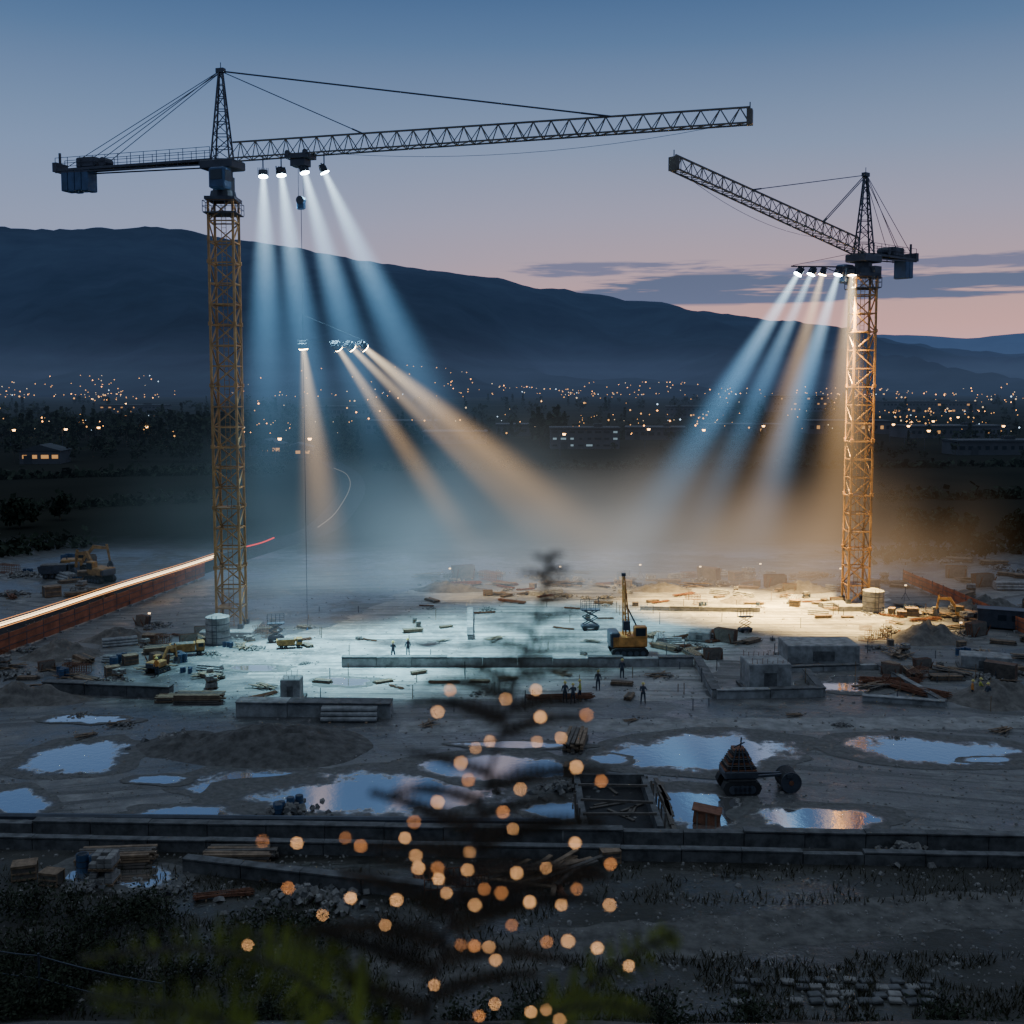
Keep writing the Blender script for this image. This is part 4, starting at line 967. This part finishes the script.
for i in range(len(P0)): b.cyl(P0[i], P0[i] + Vector((0, 0, 1.9)), .05, None, 6, 0)
for h_ in (.9, 1.8):
    for i in range(2): sag(b, P0[i] + Vector((0, 0, h_)), P0[i + 1] + Vector((0, 0, h_)), .1, .025, 0, 6)
b.obj("wire_fence", [M_steel])

M_fern = mat("fern_leaf", (.038, .030, .018), .8, 0, .5, 8, spec=.05); M_fernl = mat("fern_leaf_light", (.20, .24, .035), .7, 0, .5, 8, spec=.1); M_fernb = mat("fern_leaf_brown", (.05, .026, .02), .7, 0, .4, 8, spec=.05); M_stem = mat("fern_stem", (.035, .027, .02), .7)
def frond(b, pts, wmax, npn, prof_, mi, mtip=None, up=.35, pw=.2, side=Vector((1, 0, 0)), droop=.25, cov=.5, stem=.0045, miss=.05):
    n = len(pts) - 1
    def at(t): i = min(int(t * n), n - 1); return pts[i].lerp(pts[i + 1], t * n - i)
    b.path(pts, stem, 5, 3)
    for k in range(npn):
        for s in (-1, 1):
            t = (k + .5 + s * .22 + U(-.15, .15)) / npn; t = max(0, min(1, t)); c = at(t); tan_ = (at(min(1, t + .02)) - at(max(0, t - .02))).normalized()
            ln = wmax * prof_(t)
            if R() < miss: continue
            l2 = ln * U(.68, 1.15); d = (side * s + tan_ * (up + U(-.22, .22)) + Vector((0, U(-.3, .3), 0))).normalized()
            m_ = max(4, int(l2 / .013)); nrm = Vector((0, -1, U(-.1, .4))).normalized(); w_ = d.cross(nrm).normalized(); dr = droop * U(.5, 1.5)
            plm = max(.010, l2 * pw) * U(.85, 1.2)
            for q_ in range(m_):
                f = (q_ + .5) / m_; p = c + d * l2 * f - Vector((0, 0, l2 * dr * f * f)); pl = plm * (1 - f * .72) * U(.75, 1.15)
                for s2 in (-1, 1):
                    e_ = p + w_ * s2 * pl + d * pl * .5; hw = d * (l2 / m_ * cov)
                    b.add([p - hw, p + hw, e_ + hw * .55, e_ - hw * .55], [(0, 1, 2, 3)], mi if t < .84 or mtip is None else mtip)
            b.path([c + d * l2 * f - Vector((0, 0, l2 * dr * f * f)) for f in (0, .33, .66, 1)], .0022, 4, 3)
b = MB(); D0 = 2.0
def curve(pp, D): return smooth_path([W(x, y, D + dd) for x, y, dd in pp], 4)
frond(b, curve([(405, 1130, 0), (440, 960, 0), (474, 830, .02), (508, 710, .03), (534, 630, .03), (551, 552, .02)], D0), .35, 23, lambda t: (1 - t) ** .75 * (.35 + .65 * min(1, t * 5)) * .92 + .06, 0, 2, .40, .10, droop=.24)
frond(b, curve([(470, 1130, .1), (560, 1010, .15), (640, 950, .2), (675, 935, .2)], D0), .11, 14, lambda t: (1 - t) ** .7 + .1, 1, None, .5, .14, Vector((.4, 0, -.9)))
for pp, ww in ((((430, 1140, 0), (330, 1000, 0), (220, 950, .05), (80, 958, .1)), .13), (((440, 1150, .1), (380, 1010, .1), (330, 955, .15), (225, 930, .2)), .10), (((440, 1150, 0), (520, 1030, 0), (600, 1005, 0), (650, 1015, 0)), .09), (((400, 1150, -.2), (300, 1060, -.2), (190, 1010, -.2), (85, 995, -.2)), .14), (((380, 1150, -.3), (260, 1080, -.3), (170, 1040, -.3), (95, 1040, -.3)), .12)):
    frond(b, curve(pp, D0), ww, 22, lambda t: (1 - t) ** .7, 1, None, .3, .16, Vector((.25, 0, 1)), 0, cov=.6)
b.obj("fern", [M_fern, M_fernl, M_fernb, M_stem])
pts = []
for (x, y) in [(437, 712), (450, 690), (536, 690), (504, 699), (541, 717), (477, 748), (490, 741), (460, 763), (519, 789), (504, 812), (575, 767), (603, 781), (436, 802), (536, 742), (563, 738), (585, 715), (470, 780), (416, 822), (511, 829), (469, 852), (404, 838), (359, 846), (344, 838), (298, 843), (262, 841), (415, 856), (418, 868), (437, 868), (446, 893), (440, 879), (466, 870), (485, 889), (516, 873), (503, 893), (548, 868), (577, 843), (576, 889), (610, 864), (609, 905), (352, 898), (288, 888), (322, 915), (248, 945), (384, 925), (395, 900), (461, 945), (473, 946), (487, 947), (497, 960), (510, 925), (548, 942), (568, 941), (596, 948), (629, 966), (493, 1004), (480, 1016), (545, 1010), (530, 1012), (559, 1020), (436, 985), (560, 905), (530, 902), (475, 905)]:
    pts.append((W(x + U(-2, 2), y, D0 + U(-.3, -.05)), 0 if R() < .6 else 1))
b = MB()
for p, mi in pts:
    r_ = U(.0022, .0036) * p.y / 2.0
    b.add([p + Vector(d) * r_ for d in ((1, 0, 0), (-1, 0, 0), (0, 1, 0), (0, -1, 0), (0, 0, 1), (0, 0, -1))], [(0, 2, 4), (2, 1, 4), (1, 3, 4), (3, 0, 4), (2, 0, 5), (1, 2, 5), (3, 1, 5), (0, 3, 5)], mi)
    b.cyl(p + Vector((0, 0, r_)), p + Vector((0, 0, r_ + .008)), .0015, None, 5, 2)
sp_ = sorted([p for p, _ in pts], key=lambda p: p.z)
for p, q_ in zip(sp_, sp_[1:]): b.cyl(p + Vector((0, 0, .01)), q_ + Vector((0, 0, .01)), .0006, None, 3, 2)
b.obj("string_lights", [emit("fairy_bulb", (1, .50, .20), 14), emit("fairy_bulb_dim", (1, .40, .13), 8), M_black])
